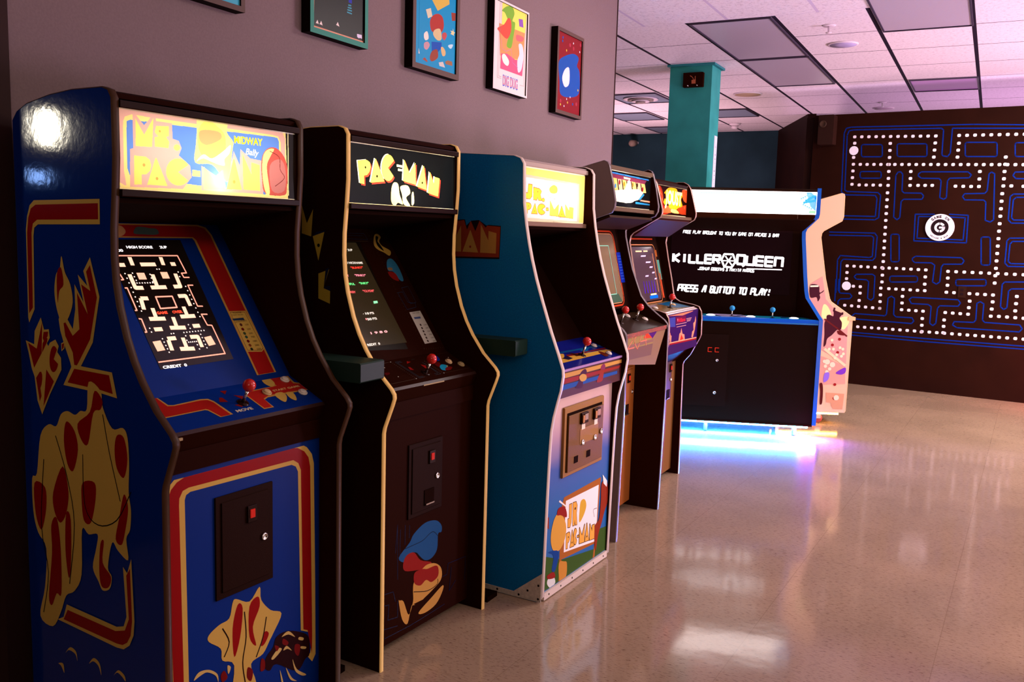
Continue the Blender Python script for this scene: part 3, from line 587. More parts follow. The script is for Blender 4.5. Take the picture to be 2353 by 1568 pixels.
('d','#5a4838',0.001,'4357,1252,4407,1252,4456,1253,4506,1253,4556,1253,4605,1254,4655,1254,4705,1254,4754,1255,4804,1255,4854,1255,4903,1255,4953,1256,5003,1256,5052,1256,5102,1257,5152,1257,5201,1257,5251,1258,5301,1258,5350,1258,5400,1259,5449,1259,5499,1259,5549,1260,5598,1260,5648,1260,5698,1261,5747,1261,5797,1261,5847,1262,5896,1262,5946,1262,5996,1262,6045,1263,6095,1263,6145,1263,6194,1264,6244,1264,6294,1264,6343,1265,6393,1265'),
('d','#4a3828',0.001,'4594,124,4644,124,4695,125,4745,125,4795,125,4846,126,4896,126,4946,126,4996,127,5047,127,5097,127,5147,128,5198,128,5248,128,5298,129,5349,129,5399,129,5449,130,5499,130,5550,130,5600,131,5650,131,5701,131,5751,132,5801,132,5852,132,5902,133,5952,133,6002,133,6053,134,6103,134,6153,134,6204,135,6254,135'),
('k','#384850',0.0012,0,0,'3088,174,2788,173,2904,1271,3231,1255'),
('k','#384850',0.0012,0,0,'3097,247,2844,231,2977,1208,3203,1200'),
('k','#384850',0.0012,0,0,'4032,438,4176,1266,3852,1265'),
('k','#384850',0.0012,0,0,'4066,518,4069,1206,3856,1195'),
('k','#304040',0.001,0,0,'3690,186,3890,190'),
('p','#8a1410',0,'3374,232,3513,314,3222,380'),
('p','#8a1410',0,'3063,560,3158,598,3151,791,2996,740'),
('p','#8a1410',0,'3801,554,3989,666,3822,847,3788,768'),
('p','#8a1410',0,'3408,1024,3698,1006,3533,1158'),
('p','#0a2a8a',1,'4861,289,5171,199,5126,417,4966,535,4787,462'),
('p','#5a0a0c',1,'4612,538,4857,625,4649,878,4517,850,4501,699'),
('p','#1a90b0',1,'4578,881,4819,766,5025,846,4996,951,4718,1039,4664,1138,4489,1063'),
('p','#6a1010',1,'4718,1039,5023,957,5176,1026,4913,1155,4664,1138'),
('p','#c0a040',0,'5015,881,5069,892,4996,951,4915,934'),
('d','#c8c0b0',0.0022,'1976,382,2049,986,5664,440,2582,131,2728,1265,4363,1261'),
('p','#4a0a0a',1,'1677,658,1914,677,1809,773,1628,783'),
],
'pac_kick':[
('p','#1a4a78',1,'1813,3214,2415,3588,2658,3837,3290,4065,3952,3987,4299,3712,4307,3460,4104,3434,4053,2867,3725,2634,3328,2672,2998,2935,2802,3115,2424,3188,2183,2943'),
('p','#8a1812',1,'2061,2901,2239,3164,2675,3153,3067,2752,3729,2467,3337,2342,2947,2424,2190,2623'),
('k','#101c30',0.0025,0,1,'2111,3439,2668,3435,3177,3449,3565,3584,3830,3592,4106,3350'),
('p','#c08a40',1,'2646,1753,2702,2058,3078,2342,3465,2466,4002,2342,4353,2023,4325,1610,3761,1377,3237,1224,2982,1066,2595,1243,2358,640,2043,917,1846,1626,1906,1645,2116,1532,2414,943,2656,1344'),
('p','#8a1812',1,'2673,2188,2757,2404,3206,2383,3469,2301,4073,2236,4153,1834,3751,1714,3415,1906,3092,1807,2768,1955'),
('p','#c08a40',1,'2988,818,3768,1124,4443,1360,4450,1145,4049,775,3383,676'),
('k','#200c06',0.003,0,1,'2685,1699,3493,1467,4095,1517,4129,1716'),
('k','#14142e',0.003,0,0,'1009,2149,1537,2087,1664,1689'),
('k','#14142e',0.003,0,0,'1074,1739,1308,1696,1259,1165,1796,1087,1784,1687'),
('k','#14142e',0.003,0,0,'1030,898,1803,766'),
('k','#14142e',0.003,0,0,'4432,1702,4711,1697,4768,2105,5929,2036,5890,1100'),
('k','#14142e',0.003,0,0,'4987,1909,4876,1002,5295,1294'),
('k','#14142e',0.003,0,0,'1094,560,2487,511,3125,521,4608,579'),
('k','#14142e',0.003,0,0,'1629,3425,1729,4406,1769,2442'),
('k','#14142e',0.003,0,0,'1888,4207,1872,3274'),
('k','#14142e',0.003,0,0,'2153,4292,2144,3587'),
('k','#14142e',0.003,0,0,'2400,4225,2386,3754'),
],
'jr_side':[
('p','#1c0c14',0,'-4963,14887,-3963,14932,-3891,14688,-3667,14883,-3311,14916,-2952,14708,-2857,14737,-2287,14711,-2323,13425,-4928,13389'),
('p','#8a3018',0,'-4960,14776,-3996,14904,-3854,14525,-3687,14882,-3461,14480,-3278,14890,-2982,14626,-2920,14708,-2317,14668,-2344,13489,-4929,13445'),
('g','#b0803a','M',None,None,0.004,'-4798,13644,-4115,13652,-4142,14683,-4822,14669'),
('g','#b0803a','A','#8a2a18',None,0.004,'-4049,13654,-3308,13642,-3625,14503,-3769,14516'),
('g','#b0803a','N',None,None,0.004,'-3211,13646,-2493,13634,-2483,14530,-3209,14702'),
],
'jr_marq':[
('p','#f8dc80',0,'543,17082,5987,16963,6026,14883,676,14827'),
('p','#e8c4b8',0,'563,16740,5602,16640,5701,14967,669,14961'),
('p','#e8dcec',0,'569,16635,5432,16571,5506,15023,662,15068'),
('g','#f8c840','J','#c05040','#c06a58',0.0025,'858,15815,1527,15802,1491,16371,967,16367'),
('g','#f8c840','R','#c05040','#c06a58',0.0025,'1562,15793,2255,15779,2225,16220,1532,16265'),
('g','#f8c840','.','#c05040','#c06a58',0.0025,'2256,15751,2493,15745,2484,15873,2248,15879'),
('g','#f8c840','P','#c05040','#c06a58',0.0025,'893,15236,1371,15240,1425,15634,867,15654'),
('g','#f8c840','A','#c05040','#c06a58',0.0025,'1427,15242,1906,15241,1744,15620,1629,15632'),
('g','#f8c840','C','#c05040','#c06a58',0.0025,'1907,15224,2612,15223,2619,15638,1915,15643'),
('g','#f8c840','-','#c05040','#c06a58',0.0025,'2647,15404,2839,15399,2833,15495,2641,15493'),
('g','#ffe060','M','#c05040','#f0a850',0.0025,'2973,15217,3715,15199,3718,15670,2970,15782'),
('g','#f8c840','A','#c05040','#c06a58',0.0025,'3754,15183,4354,15171,4103,15599,3910,15620'),
('g','#ffe060','N','#c05040','#f0a850',0.0025,'4393,15172,5091,15144,5105,15636,4354,15666'),
('p','#ffd860',1,'2872,16311,3226,16455,3541,16376,3555,16178,3251,16106,2944,16147'),
('k','#907060',0.0015,0,1,'2812,16308,2772,16026,3020,15925,2884,16144'),
('k','#907060',0.0015,0,1,'3376,16084,3450,15916,3268,15880'),
],
'jr_cp':[
('p','#0a4a78',0,'2462,767,4190,827,5227,855,6360,889,6109,1014,4898,967,2309,879'),
('p','#0a5a8c',0,'4036,993,4906,821,5052,945,4590,1069,4532,1491,4287,1574,4128,1419,4215,1123'),
('p','#7a1614',0,'2544,1077,3703,1141,6179,1182,6011,1293,4508,1224,2505,1288'),
('p','#c8983a',0,'2004,995,2375,979,2168,1201,5984,1335,6235,1528,5756,1560,1264,1567,1537,1363'),
('p','#3a1408',0,'3067,983,3309,1128,3479,1369,3022,1337'),
('p','#1a1030',0,'2168,1201,2507,1178,2570,1415,2097,1456,1834,1224'),
('p','#c8983a',1,'2207,936,2512,985,2168,1201,1900,1242,1869,1125'),
('p','#5a1c0c',1,'5048,1386,5296,1418,5314,1775,4892,1814'),
('p','#0a12c0',0,'3812,-316,4054,-353,3876,-66,3383,-30'),
],
'jr_cpfront':[
('p','#c08a40',0,'522,9116,6270,9079,6165,8930,489,8926'),
('p','#8a2018',0,'515,8901,6055,8832,5887,8717,436,8706'),
('p','#0a4a94',0,'415,8676,5717,8627,5732,8491,362,8467'),
('p','#3a1430',1,'2227,9043,2530,9075,2648,8902,2353,8756,2285,8358,1679,8417,1910,8633,1988,8892'),
('p','#c09040',1,'1970,8804,2238,8906,2604,8816,2620,8632,2213,8605'),
('p','#8a2a18',1,'4022,9017,4293,9080,4443,8968,4325,8745,4193,8383,3644,8396,3887,8704'),
('p','#7a2850',1,'4076,9034,4292,9092,4441,8992,4372,8834,4034,8898'),
],
'jr_kick':[
('p','#35521c',0,'-24,1927,1849,1205,4951,734,5244,1542,6196,1443,6732,-49,6,394'),
('p','#a05a22',0,'1806,3839,5356,3894,4997,233,4810,291,4929,984,1768,1230,1682,274,1569,311,1601,3446'),
('p','#efe4e0',0,'1979,3648,5144,3598,5067,1065,1956,1475'),
('g','#e0a040','J','#401808','#401808',0.0028,'2233,2454,2595,2392,2613,3399,2190,3408'),
('g','#e0a040','R','#401808','#401808',0.0028,'2693,2403,3096,2355,3080,3359,2645,3406'),
('g','#e0a040','P','#401808','#401808',0.0028,'2140,1571,2467,1535,2510,2225,2122,2220'),
('g','#e0a040','A','#401808','#401808',0.0028,'2501,1525,2883,1489,2709,2208,2608,2236'),
('g','#e0a040','C','#401808','#401808',0.0028,'2830,1520,3168,1483,3108,2213,2773,2228'),
('g','#e0a040','-','#401808','#401808',0.0028,'3161,1772,3297,1756,3291,1836,3154,1851'),
('g','#e0a040','M','#401808','#401808',0.0028,'3375,1438,3862,1374,3846,2166,3350,2146'),
('g','#e0a040','A','#401808','#401808',0.0028,'3914,1375,4323,1320,4110,2133,4021,2158'),
('g','#e0a040','N','#401808','#401808',0.0028,'4396,1299,4869,1243,4838,1976,4369,2008'),
('p','#d0a030',1,'3406,3293,3749,3285,3951,2962,3723,2590,3312,2389,3311,3008'),
('k','#402008',0.0025,0,1,'4816,2223,4693,2574,5058,2561'),
('p','#d0963a',1,'805,2775,1077,3214,1538,3240,2056,2653,2022,2060,1575,1702,1025,1829,766,2274'),
('p','#8a1a14',1,'1363,3507,1919,3402,2114,2939,1544,3164,1228,3247'),
('p','#e8e0d8',0,'1416,3825,2079,3398,2134,3309,1343,3769'),
('p','#0a3a80',1,'567,1893,1501,1649,1242,944,928,1044,1041,1602'),
('p','#8a2a14',1,'5421,3598,5990,3548,6170,2687,5836,2198,5595,1771,5267,1292,5053,622,4861,1729,5292,2015,5404,2795'),
('p','#e8e0d8',0,'5477,3987,5986,3589,5975,3307,5612,3554'),
('p','#c08030',1,'1538,1150,2018,1076,2271,921,2234,359,1682,274'),
('p','#d0d0c8',1,'646,766,1104,727,1281,407,905,309,585,565'),
('p','#8a1a14',1,'559,942,1090,918,1233,648,646,766'),
('p','#8a3010',0,'349,3335,540,3356,576,2839,374,2967'),
],
'ast_marq':[
('p','#101014',0,'-163,17515,6089,17574,6386,15953,487,16044'),
('p','#3a80e0',0,'-43,17394,5676,17345,5719,17280,-35,17325'),
('p','#7a3050',0,'-7,17316,5385,17260,5081,17041,260,17104'),
('p','#f2a890',0,'203,17130,671,17127,898,16594,456,16570'),
('p','#f6b870',0,'782,17124,1262,17120,1494,16601,1041,16577'),
('p','#f2a890',0,'1376,17117,1868,17113,2104,16609,1640,16584'),
('p','#f6b870',0,'1985,17110,2490,17106,2730,16616,2254,16591'),
('p','#f2a890',0,'2610,17103,3127,17099,3372,16624,2884,16599'),
('p','#f6b870',0,'3251,17096,3781,17091,4031,16632,3530,16606'),
('p','#f2a890',0,'3908,17088,4453,17084,4707,16640,4192,16614'),
('p','#f6b870',0,'4583,17080,5142,17076,5401,16648,4873,16622'),
('d','#801828',0.012,'439,16974'),
('d','#3a78b0',0.012,'1132,16771'),
('d','#801020',0.012,'1624,16965'),
('d','#5070c0',0.012,'612,16660'),
('d','#b07820',0.012,'2244,16919'),
('d','#806828',0.012,'3424,16945'),
('d','#302010',0.012,'4051,16964'),
('d','#801820',0.012,'4848,16806'),
('d','#70b0d0',0.012,'2037,16425'),
('p','#fbf6d8',0,'490,16511,2013,16633,4204,16772,5003,16637,4272,16249,2680,16031,567,16067'),
('p','#ffffff',1,'2363,16673,2904,17170,3205,16718,4053,16458,3530,16109,2434,16085,2040,16404'),
('p','#2a80b8',0,'4333,16274,5009,16593,5149,16533,4532,16239'),
('p','#e8a088',0,'4723,16273,6274,16257,6285,16178,4536,16206'),
('p','#2a88d0',0,'3903,16146,6331,16099,6339,16043,3915,16048'),
('p','#f8f0c0',0,'2144,17258,2532,17252,3049,17232,3087,17171,2185,17167'),
],
'ast_cpfront':[
('p','#8a7444',0,'-441,10443,4776,10209,4516,9636,4131,9360,3865,8573,690,8652,97,9368'),
('p','#3a1464',0,'3024,10215,4780,10180,4516,9636,3961,9376,3243,9800'),
('p','#8a6a58',0,'1527,10304,3106,10209,3514,9611,2543,9642'),
('p','#a89058',0,'-315,10152,1532,10263,2311,10203,1581,9887,-7,9637'),
('p','#7a5a50',0,'97,9368,4131,9360,4109,9222,258,9222'),
('p','#6a5048',0,'481,9173,4078,9141,3865,8573,726,8661'),
('p','#c83a20',0,'2638,9524,3083,9786,3911,9436,3289,9465'),
('k','#c87058',0.006,0,0,'413,9727,1072,9746,1133,9556,478,9200,1367,9188'),
('k','#c87058',0.006,0,0,'1385,9639,1416,9397,1840,9060,2110,9357,2354,9875,1678,9719,1385,9639'),
('k','#c87058',0.006,0,0,'2261,9397,3136,9396'),
('k','#c87058',0.006,0,0,'2861,9641,3051,9129'),
],
'jou_marq':[
('p','#1c0606',0,'748,17372,7039,17384,7521,15703,1584,15734'),
('p','#8a2014',1,'848,17189,1453,17127,1825,16664,1974,16185,3005,16076,3048,15804,1577,15783'),
('p','#b84420',1,'5219,17182,6450,17143,6648,16523,5579,16582'),
('p','#a03018',1,'4630,16134,6586,16362,6857,15844,4852,15810'),
('p','#b05030',1,'2516,16181,3656,16024,3206,15809,1800,15814'),
('p','#d08a18',1,'1948,16864,2525,17138,2987,17212,3623,17248,4213,17154,4332,16933,5075,17021,5279,16826,5058,16611,5374,16264,4630,16134,4314,16022,3652,16049,3005,16076,2731,16313,2357,16200,1956,16306,2072,16554,2302,16564,2184,16827'),
('t','#fff0a0','JOUST',0.075,0.005,'n',0,'2185,16315,5199,16283'),
('p','#f4c868',1,'3335,16013,4149,16016,4667,15906,4684,15804,3442,15842'),
('d','#c85030',0.01,'1082,17107,1339,16881,1696,16513,5664,17103,6125,16970,5822,16177'),
('k','#c07040',0.004,0,1,'935,17098,1244,17020,1191,16874,1585,16749,1696,16513,2036,16285'),
],
'jou_cpfront':[
('p','#220a4a',0,'384,10324,5632,10270,6060,8542,645,8633'),
('p','#c87050',0,'432,10321,5409,10251,4868,10154,3061,10050,547,10192'),
('p','#2a3a84',0,'643,10064,1688,10051,1776,9503,720,9572'),
('p','#5a0a30',0,'1789,10044,3646,10010,3755,9682,1900,9664'),
('t','#c02030','Williams',0.022,0.001,'n',0,'2244,9716,3595,9687'),
('p','#d06070',0,'2062,9901,2154,9956,2246,9887,2193,9720'),
('k','#d09080',0.003,0,0,'1908,9617,3878,9592'),
('k','#d09080',0.003,0,0,'2032,9467,3797,9438'),
('k','#d09080',0.003,0,0,'3787,9808,4820,9799'),
('k','#d09080',0.003,0,0,'3855,9723,4723,9724'),
('k','#d09080',0.003,0,0,'3921,9653,4626,9650'),
('p','#d88060',0,'2475,8613,2609,9043,2807,9089,2919,9348,3186,8992,3565,8927,3669,8629'),
('p','#c02818',0,'2777,8648,2980,8979,3395,8686'),
('p','#d88060',0,'671,9272,934,9249,1002,9121,1190,9043,1155,8645,1021,8689'),
('p','#d88060',0,'4970,8641,5080,8960,5346,9036,5217,9442,5484,9521,5619,9841,5736,9568,5575,9017,5256,8598'),
('k','#d8906c',0.006,0,0,'638,8680,6005,8531'),
('k','#8a1418',0.008,0,0,'649,8609,6019,8452'),
],
'kq_screen':[
('t','#ffffff','FREE PLAY BROUGHT TO YOU BY GAME ON ARCADE & BAR',0.022,0.005,'x',0.15,'-10152,14756,-3038,14656'),
('t','#ffffff','KILLER',0.062,0.019,'x',0.0,'-10823,12558,-7203,12509'),
('t','#ffffff','QUEEN',0.066,0.019,'x',0,'-6042,12547,-2533,12414'),
('k','#ffffff',0.014,1,0,'-6961,13255,-6327,13252,-6096,12712,-6369,12262,-6922,12289,-7161,12830'),
('k','#ffffff',0.01,0,0,'-6878,13105,-6636,12771,-6838,12383'),
('k','#ffffff',0.01,0,0,'-6429,13081,-6620,12756,-6355,12415'),
('k','#ffffff',0.008,0,0,'-7068,12757,-6188,12755'),
('k','#ffffff',0.008,0,0,'-5264,12193,-2645,12206'),
('t','#ffffff','JOSHUA DEBONIS & NIKITA MIKROS',0.02,0.005,'x',0.15,'-8881,12009,-4693,11939'),
('t','#ffffff','PRESS A BUTTON TO PLAY!',0.048,0.012,'x',0.15,'-10348,10325,-3354,10207'),
],
'kq_marq':[
('p','#e8dcd8',0,'-13424,17818,-422,17985,-394,16423,-13350,16190'),
('p','#6aaee8',0,'-1514,17955,-462,17963,-420,16494,-645,16489,-1166,16924'),
('p','#1a78d8',0,'-1023,17965,-462,17963,-431,16653,-749,17006'),
('d','#3aa0e8',0.011,'-1475,17350,-1326,17440,-1178,17530,-1029,17619,-881,17709,-732,17799'),
('d','#3aa0e8',0.01,'-1607,17203,-1454,17235,-1301,17267,-1149,17300,-996,17332,-843,17364'),
('d','#7ab8e8',0.008,'-1836,17486,-1700,17561,-1565,17636,-1429,17712,-1293,17787'),
('d','#7ab8e8',0.008,'-1668,17057,-1522,16985,-1376,16912,-1231,16840,-1085,16767'),
('d','#a8c8e8',0.006,'-9015,17765,-8894,17766,-8772,17767,-8651,17768,-8530,17770,-8409,17771,-8287,17772,-8166,17773,-8045,17774,-7923,17775,-7802,17776,-7681,17777,-7560,17779,-7438,17780,-7317,17781,-7196,17782,-7074,17783,-6953,17784,-6832,17785,-6711,17787,-6589,17788,-6468,17789,-6347,17790,-6225,17791,-6104,17792,-5983,17793,-5862,17795,-5740,17796,-5619,17797,-5498,17798,-5376,17799,-5255,17800,-5134,17801,-5012,17802,-4891,17804,-4770,17805,-4649,17806,-4527,17807,-4406,17808,-4285,17809,-4163,17810,-4042,17812,-3921,17813,-3800,17814,-3678,17815,-3557,17816,-3436,17817,-3314,17818,-3193,17820,-3072,17821,-2951,17822,-2829,17823,-2708,17824,-2587,17825,-2465,17826,-2344,17827,-2223,17829,-2102,17830,-1980,17831,-1859,17832'),
('p','#f8f0e8',0,'-1164,17969,-421,17971,-448,17747,-939,17758'),
('p','#8fd0a0',0,'-1217,16634,-442,16617,-415,16422,-1274,16430'),
],
'kq_cp':[
('p','#a898c0',0,'443,-6841,-3433,-4342,3407,-4105,4356,-6909'),
],
'gold_side':[
('p','#c08e84',0,'-221,11098,683,11713,1059,9958,1807,9169,2883,8388,2974,4886,1158,5874,77,6661'),
('p','#c08e7c',0,'147,5616,1189,5426,2927,4734,3029,3308,314,3139'),
('p','#c08a68',0,'1570,2578,3012,2514,2954,1262,2253,1252,2034,1533,2018,1760,1647,1785'),
('p','#f0d890',1,'803,8693,876,9435,1065,9552,1365,9229,1588,8644,1354,8339,984,8402'),
('p','#f0d890',1,'2254,8516,3013,8614,2972,8168,2645,7638,2343,7777'),
('p','#3a0e1c',1,'1203,8409,1221,8669,1435,8750,1734,8648,1778,9057,2345,8778,2218,8515,2426,8151,2390,7630,2101,7583,1728,7162,1384,6853,1305,6402,1132,6247,1144,7143,1082,8034'),
('k','#3a0e1c',0.014,0,0,'1796,9316,1742,9056,2415,8818,2419,8966'),
('k','#5a1414',0.012,0,0,'1057,8404,2208,7624,2904,7088'),
('p','#5a1414',1,'2106,7509,2515,7411,2745,7269,2680,7156,2237,7216'),
('p','#3a0e1c',1,'-216,11025,441,11008,551,10459,865,10653,803,10503,561,10312,615,10055,453,9755,321,10083,-152,10069'),
('p','#f4e0c0',0,'-213,10988,425,11029,434,10897,-205,10863'),
('k','#e8c49a',0.02,0,0,'1218,6063,2924,4771'),
('d','#8a1a1c',0.012,'2336,6846,1820,6374,2264,5799,2224,3242,2243,2132'),
('d','#e8d0a8',0.012,'1916,6049,2420,6177,2647,6073,2578,5510,2204,5609,2090,5344,1587,6038,1757,6753,2711,5701'),
('d','#e8c8a8',0.022,'1511,5024,1929,4813,2408,2191'),
('d','#e8c8a8',0.014,'1387,4682,1288,5054,1733,4468,1529,4236'),
('p','#7030a8',1,'2231,4185,2935,4622,2964,4209,2608,4047'),
('p','#8060c8',1,'1355,4080,1717,4167,1680,3639,1329,3400'),
('p','#4a1010',1,'1030,3239,1223,3321,1333,2796,1332,1736,1151,1692,1123,2638'),
],
'mural':[
('k','#05277e',0.011,0,0,'15150,25385,9726,25658,-1292,25841,-1770,25751,-1952,25266,-1814,19418,-1414,19140,1473,19088,1654,18762,1624,17014,-2861,17063'),
('k','#05277e',0.011,0,0,'15175,25090,7954,25372,7946,23051,7730,22745,7339,22806,7230,22964,7196,25246,6990,25409,-1058,25560,-1482,25489,-1644,25036,-1503,19639,-1274,19473,1715,19361,1965,19089,1946,16909,1595,16685,-2838,16726'),
('k','#05277e',0.011,1,0,'1581,24044,1676,24015,1750,23942,1782,23845,1841,23048,1823,22951,1759,22882,1668,22858,69,22893,-28,22921,-103,22995,-136,23093,-194,23900,-175,23997,-110,24067,-16,24091'),
('k','#05277e',0.011,1,0,'5654,23998,5744,23970,5815,23899,5846,23804,5910,22974,5893,22880,5833,22813,5746,22789,3417,22841,3323,22868,3251,22940,3219,23037,3156,23881,3174,23976,3236,24044,3325,24067'),
('k','#05277e',0.011,1,0,'11655,23950,11740,23924,11805,23855,11835,23764,11911,22835,11897,22744,11842,22679,11762,22656,9428,22708,9341,22734,9274,22804,9244,22897,9168,23842,9183,23934,9240,24000,9323,24022'),
('k','#05277e',0.011,1,0,'15824,23793,15903,23767,15966,23701,15994,23612,16070,22738,16056,22650,16005,22586,15929,22564,13562,22616,13480,22642,13415,22710,13386,22800,13311,23690,13326,23780,13379,23844,13457,23865'),
('k','#05277e',0.011,1,0,'1669,21422,1764,21394,1838,21322,1871,21225,1890,20965,1872,20868,1808,20797,1716,20772,93,20787,-5,20814,-80,20887,-113,20986,-132,21248,-113,21347,-48,21418,46,21443'),
('k','#05277e',0.011,1,0,'3796,15312,3890,15288,3962,15219,3994,15122,4166,12822,4149,12723,4087,12649,3997,12619,3596,12602,3501,12624,3427,12694,3395,12791,3224,15102,3242,15200,3304,15273,3395,15302'),
('k','#05277e',0.011,1,0,'11798,15253,11883,15231,11950,15165,11980,15073,12163,12836,12148,12742,12093,12671,12012,12642,11585,12624,11499,12645,11432,12711,11402,12803,11219,15051,11234,15145,11290,15215,11372,15242'),
('k','#05277e',0.011,1,0,'3247,21026,3427,21345,3680,21363,3871,21126,3920,19521,4138,19328,5696,19306,5916,19041,5791,18722,4133,18716,3925,18501,3910,16938,3670,16718,3342,16984'),
('k','#05277e',0.011,1,0,'5306,21163,5541,21339,9608,21287,9913,21005,9747,20729,8082,20714,7910,20455,7937,18887,7707,18729,7354,18886,7358,20459,7164,20691,5587,20736,5292,20951'),
('k','#05277e',0.011,1,0,'11395,21091,11585,21241,11854,21085,12110,16854,11851,16644,11422,16791,11330,18486,11130,18670,9533,18684,9319,18995,9488,19254,11173,19285,11358,19510'),
('k','#05277e',0.011,0,0,'15505,21240,13519,21216,13364,20917,13612,20633,15561,20576'),
('k','#05277e',0.011,0,0,'15677,19226,13551,19225,13299,19002,13314,16873,13592,16573,15902,16595'),
('k','#05277e',0.011,0,0,'15700,18957,13800,18923,13577,18700,13568,17080,13748,16860,15879,16865'),
('k','#05277e',0.011,0,0,'7037,17302,5302,17280,5367,14706,9998,14652,9952,17235,8302,17318'),
('k','#05277e',0.011,0,0,'6957,17068,5618,17070,5627,14982,9692,14915,9715,17003,8371,17056'),
('k','#05277e',0.011,0,0,'-2745,15375,1691,15370,1946,15046,1920,12952,1676,12666,-1177,12662,-1377,12372,-1321,9201'),
('k','#05277e',0.011,0,0,'-2724,15059,1395,15087,1618,14928,1627,13051,1339,12929,-1477,13022,-1722,12583,-1651,9181'),
('k','#05277e',0.011,0,0,'16015,15265,13571,15198,13366,14937,13372,12887,13652,12591,16239,12656'),
('k','#05277e',0.011,0,0,'16041,14965,13822,14900,13645,14639,13632,13052,13857,12856,16217,12907'),
('k','#05277e',0.011,1,0,'5373,13033,5660,13228,9683,13235,9944,12951,9779,12629,8190,12560,8016,12286,7982,10842,7704,10613,7344,10808,7416,12419,7103,12641,5607,12610,5369,12817'),
('d','#ece0e4',0.0155,'-902,24869,-224,24854,455,24838,1133,24823,1811,24807,2490,24792,3168,24776,3847,24761,4525,24745,5203,24730,5882,24714,6560,24699'),
('d','#ece0e4',0.0155,'8581,24681,9257,24672,9933,24664,10609,24655,11285,24646,11961,24638,12637,24629,13313,24621,13989,24612'),
('d','#ece0e4',0.0155,'-858,24246,-862,23547,-866,22848'),
('d','#ece0e4',0.0155,'-839,22168,-839,21508,-838,20849,-838,20189'),
('d','#ece0e4',0.0155,'-174,22146,476,22134,1126,22122,1777,22109,2427,22097,3077,22085,3727,22073,4378,22060,5028,22048,5678,22036,6328,22024,6979,22012,7629,21999,8279,21987,8929,21975,9579,21963,10230,21950,10880,21938,11530,21926,12180,21914,12831,21901,13481,21889,14131,21877'),
('d','#ece0e4',0.0155,'2504,24124,2520,23447,2536,22770,2551,22093,2567,21417,2583,20740,2599,20063'),
('d','#ece0e4',0.0155,'6562,24044,6550,23381,6538,22719'),
('d','#ece0e4',0.0155,'8619,23961,8608,23318,8597,22675'),
('d','#ece0e4',0.0155,'4588,21383,4603,20718,4619,20053'),
('d','#ece0e4',0.0155,'-136,20120,533,20109,1202,20099,1871,20088'),
('d','#ece0e4',0.0155,'5341,20050,5975,20047,6608,20044'),
('d','#ece0e4',0.0155,'10609,21305,10623,20614,10637,19922'),
('d','#ece0e4',0.0155,'8641,19961,9311,19943,9981,19924'),
('d','#ece0e4',0.0155,'12640,22587,12645,21931,12649,21276,12653,20620,12658,19964'),
('d','#ece0e4',0.0155,'13309,19961,14296,19927'),
('d','#ece0e4',0.0155,'2600,19339,2610,18663,2619,17988,2629,17312,2639,16637,2648,15961,2658,15286,2668,14610,2678,13935,2687,13259,2697,12584,2707,11908,2716,11233,2726,10557'),
('d','#ece0e4',0.0155,'12626,19255,12631,18566,12636,17878,12640,17189,12645,16501,12650,15813,12655,15124,12660,14435,12665,13747,12670,13058,12674,12370,12679,11681,12684,10993'),
('d','#ece0e4',0.0155,'-727,12005,-55,11999,616,11992,1288,11986,1960,11980,2631,11973,3303,11967,3974,11960,4646,11954,5318,11948,5989,11941,6661,11935'),
('d','#ece0e4',0.0155,'8632,11889,9337,11889,10041,11888,10746,11888,11451,11887,12155,11887,12860,11886,13565,11886,14269,11885,14974,11885'),
('d','#ece0e4',0.0155,'-701,11331,-701,10710'),
('d','#ece0e4',0.0155,'6663,11256,6667,10555'),
('d','#ece0e4',0.0155,'8663,11252,8688,10561'),
('d','#f0e8f0',0.045,'-892,23516'),
('d','#f0e8f0',0.045,'-661,9978'),
('k','#05277e',0.011,0,0,'-1751,10625,-1704,8348'),
('k','#05277e',0.011,0,0,'-1443,10641,-1452,9504,-1210,9200,-279,9212,-44,8967,-242,8694,-1169,8611,-1373,8370,-1372,8028'),
('k','#05277e',0.011,1,0,'33,10943,231,11200,1777,11276,2023,11100,2054,8932,1839,8672,1475,8838,1461,10514,1234,10692,266,10708'),
('k','#05277e',0.011,1,0,'5778,11290,5870,11269,5942,11201,5973,11105,5987,10922,5970,10823,5910,10748,5821,10717,3641,10599,3546,10620,3472,10689,3440,10786,3426,10973,3444,11073,3507,11148,3598,11180'),
('k','#05277e',0.011,1,0,'11769,11280,11854,11260,11921,11195,11951,11102,11969,10884,11954,10789,11899,10718,11817,10688,9588,10562,9500,10582,9431,10648,9401,10742,9383,10964,9399,11060,9456,11133,9541,11163'),
('k','#05277e',0.011,1,0,'5375,8980,5612,9214,9713,9231,9949,8928,9762,8617,8161,8549,7984,8289,7949,6828,7690,6590,7407,6784,7410,8411,7116,8607,5608,8591'),
('k','#05277e',0.011,0,0,'336,6673,5757,6630,5961,6888,5764,7201,4279,7176,4054,7403,4018,9002,3714,9193,3416,8997,3381,7353,3234,7208,352,7218,100,6938'),
('k','#05277e',0.011,1,0,'9424,6785,9543,7116,11216,7174,11386,7420,11353,9001,11621,9177,11937,8988,11948,7464,12153,7248,15051,7241,15287,6898,15060,6590,9830,6550'),
('k','#05277e',0.011,0,0,'16355,11289,13500,11134,13318,10897,13343,8823,13620,8583,13880,8757,13887,10310,14096,10528,16409,10664'),
('k','#05277e',0.011,0,0,'-2027,4934,73,5002,7097,4959,16890,5034'),
('k','#05277e',0.011,0,0,'-2045,5198,162,5294,7174,5261,16867,5309'),
('d','#ece0e4',0.0155,'26,9975,697,9968'),
('d','#ece0e4',0.0155,'722,9318,688,8574'),
('d','#ece0e4',0.0155,'-686,7995,-7,7979,672,7963,1351,7948,2030,7932,2709,7916'),
('d','#ece0e4',0.0155,'2666,9937,2680,9263,2695,8590,2709,7916'),
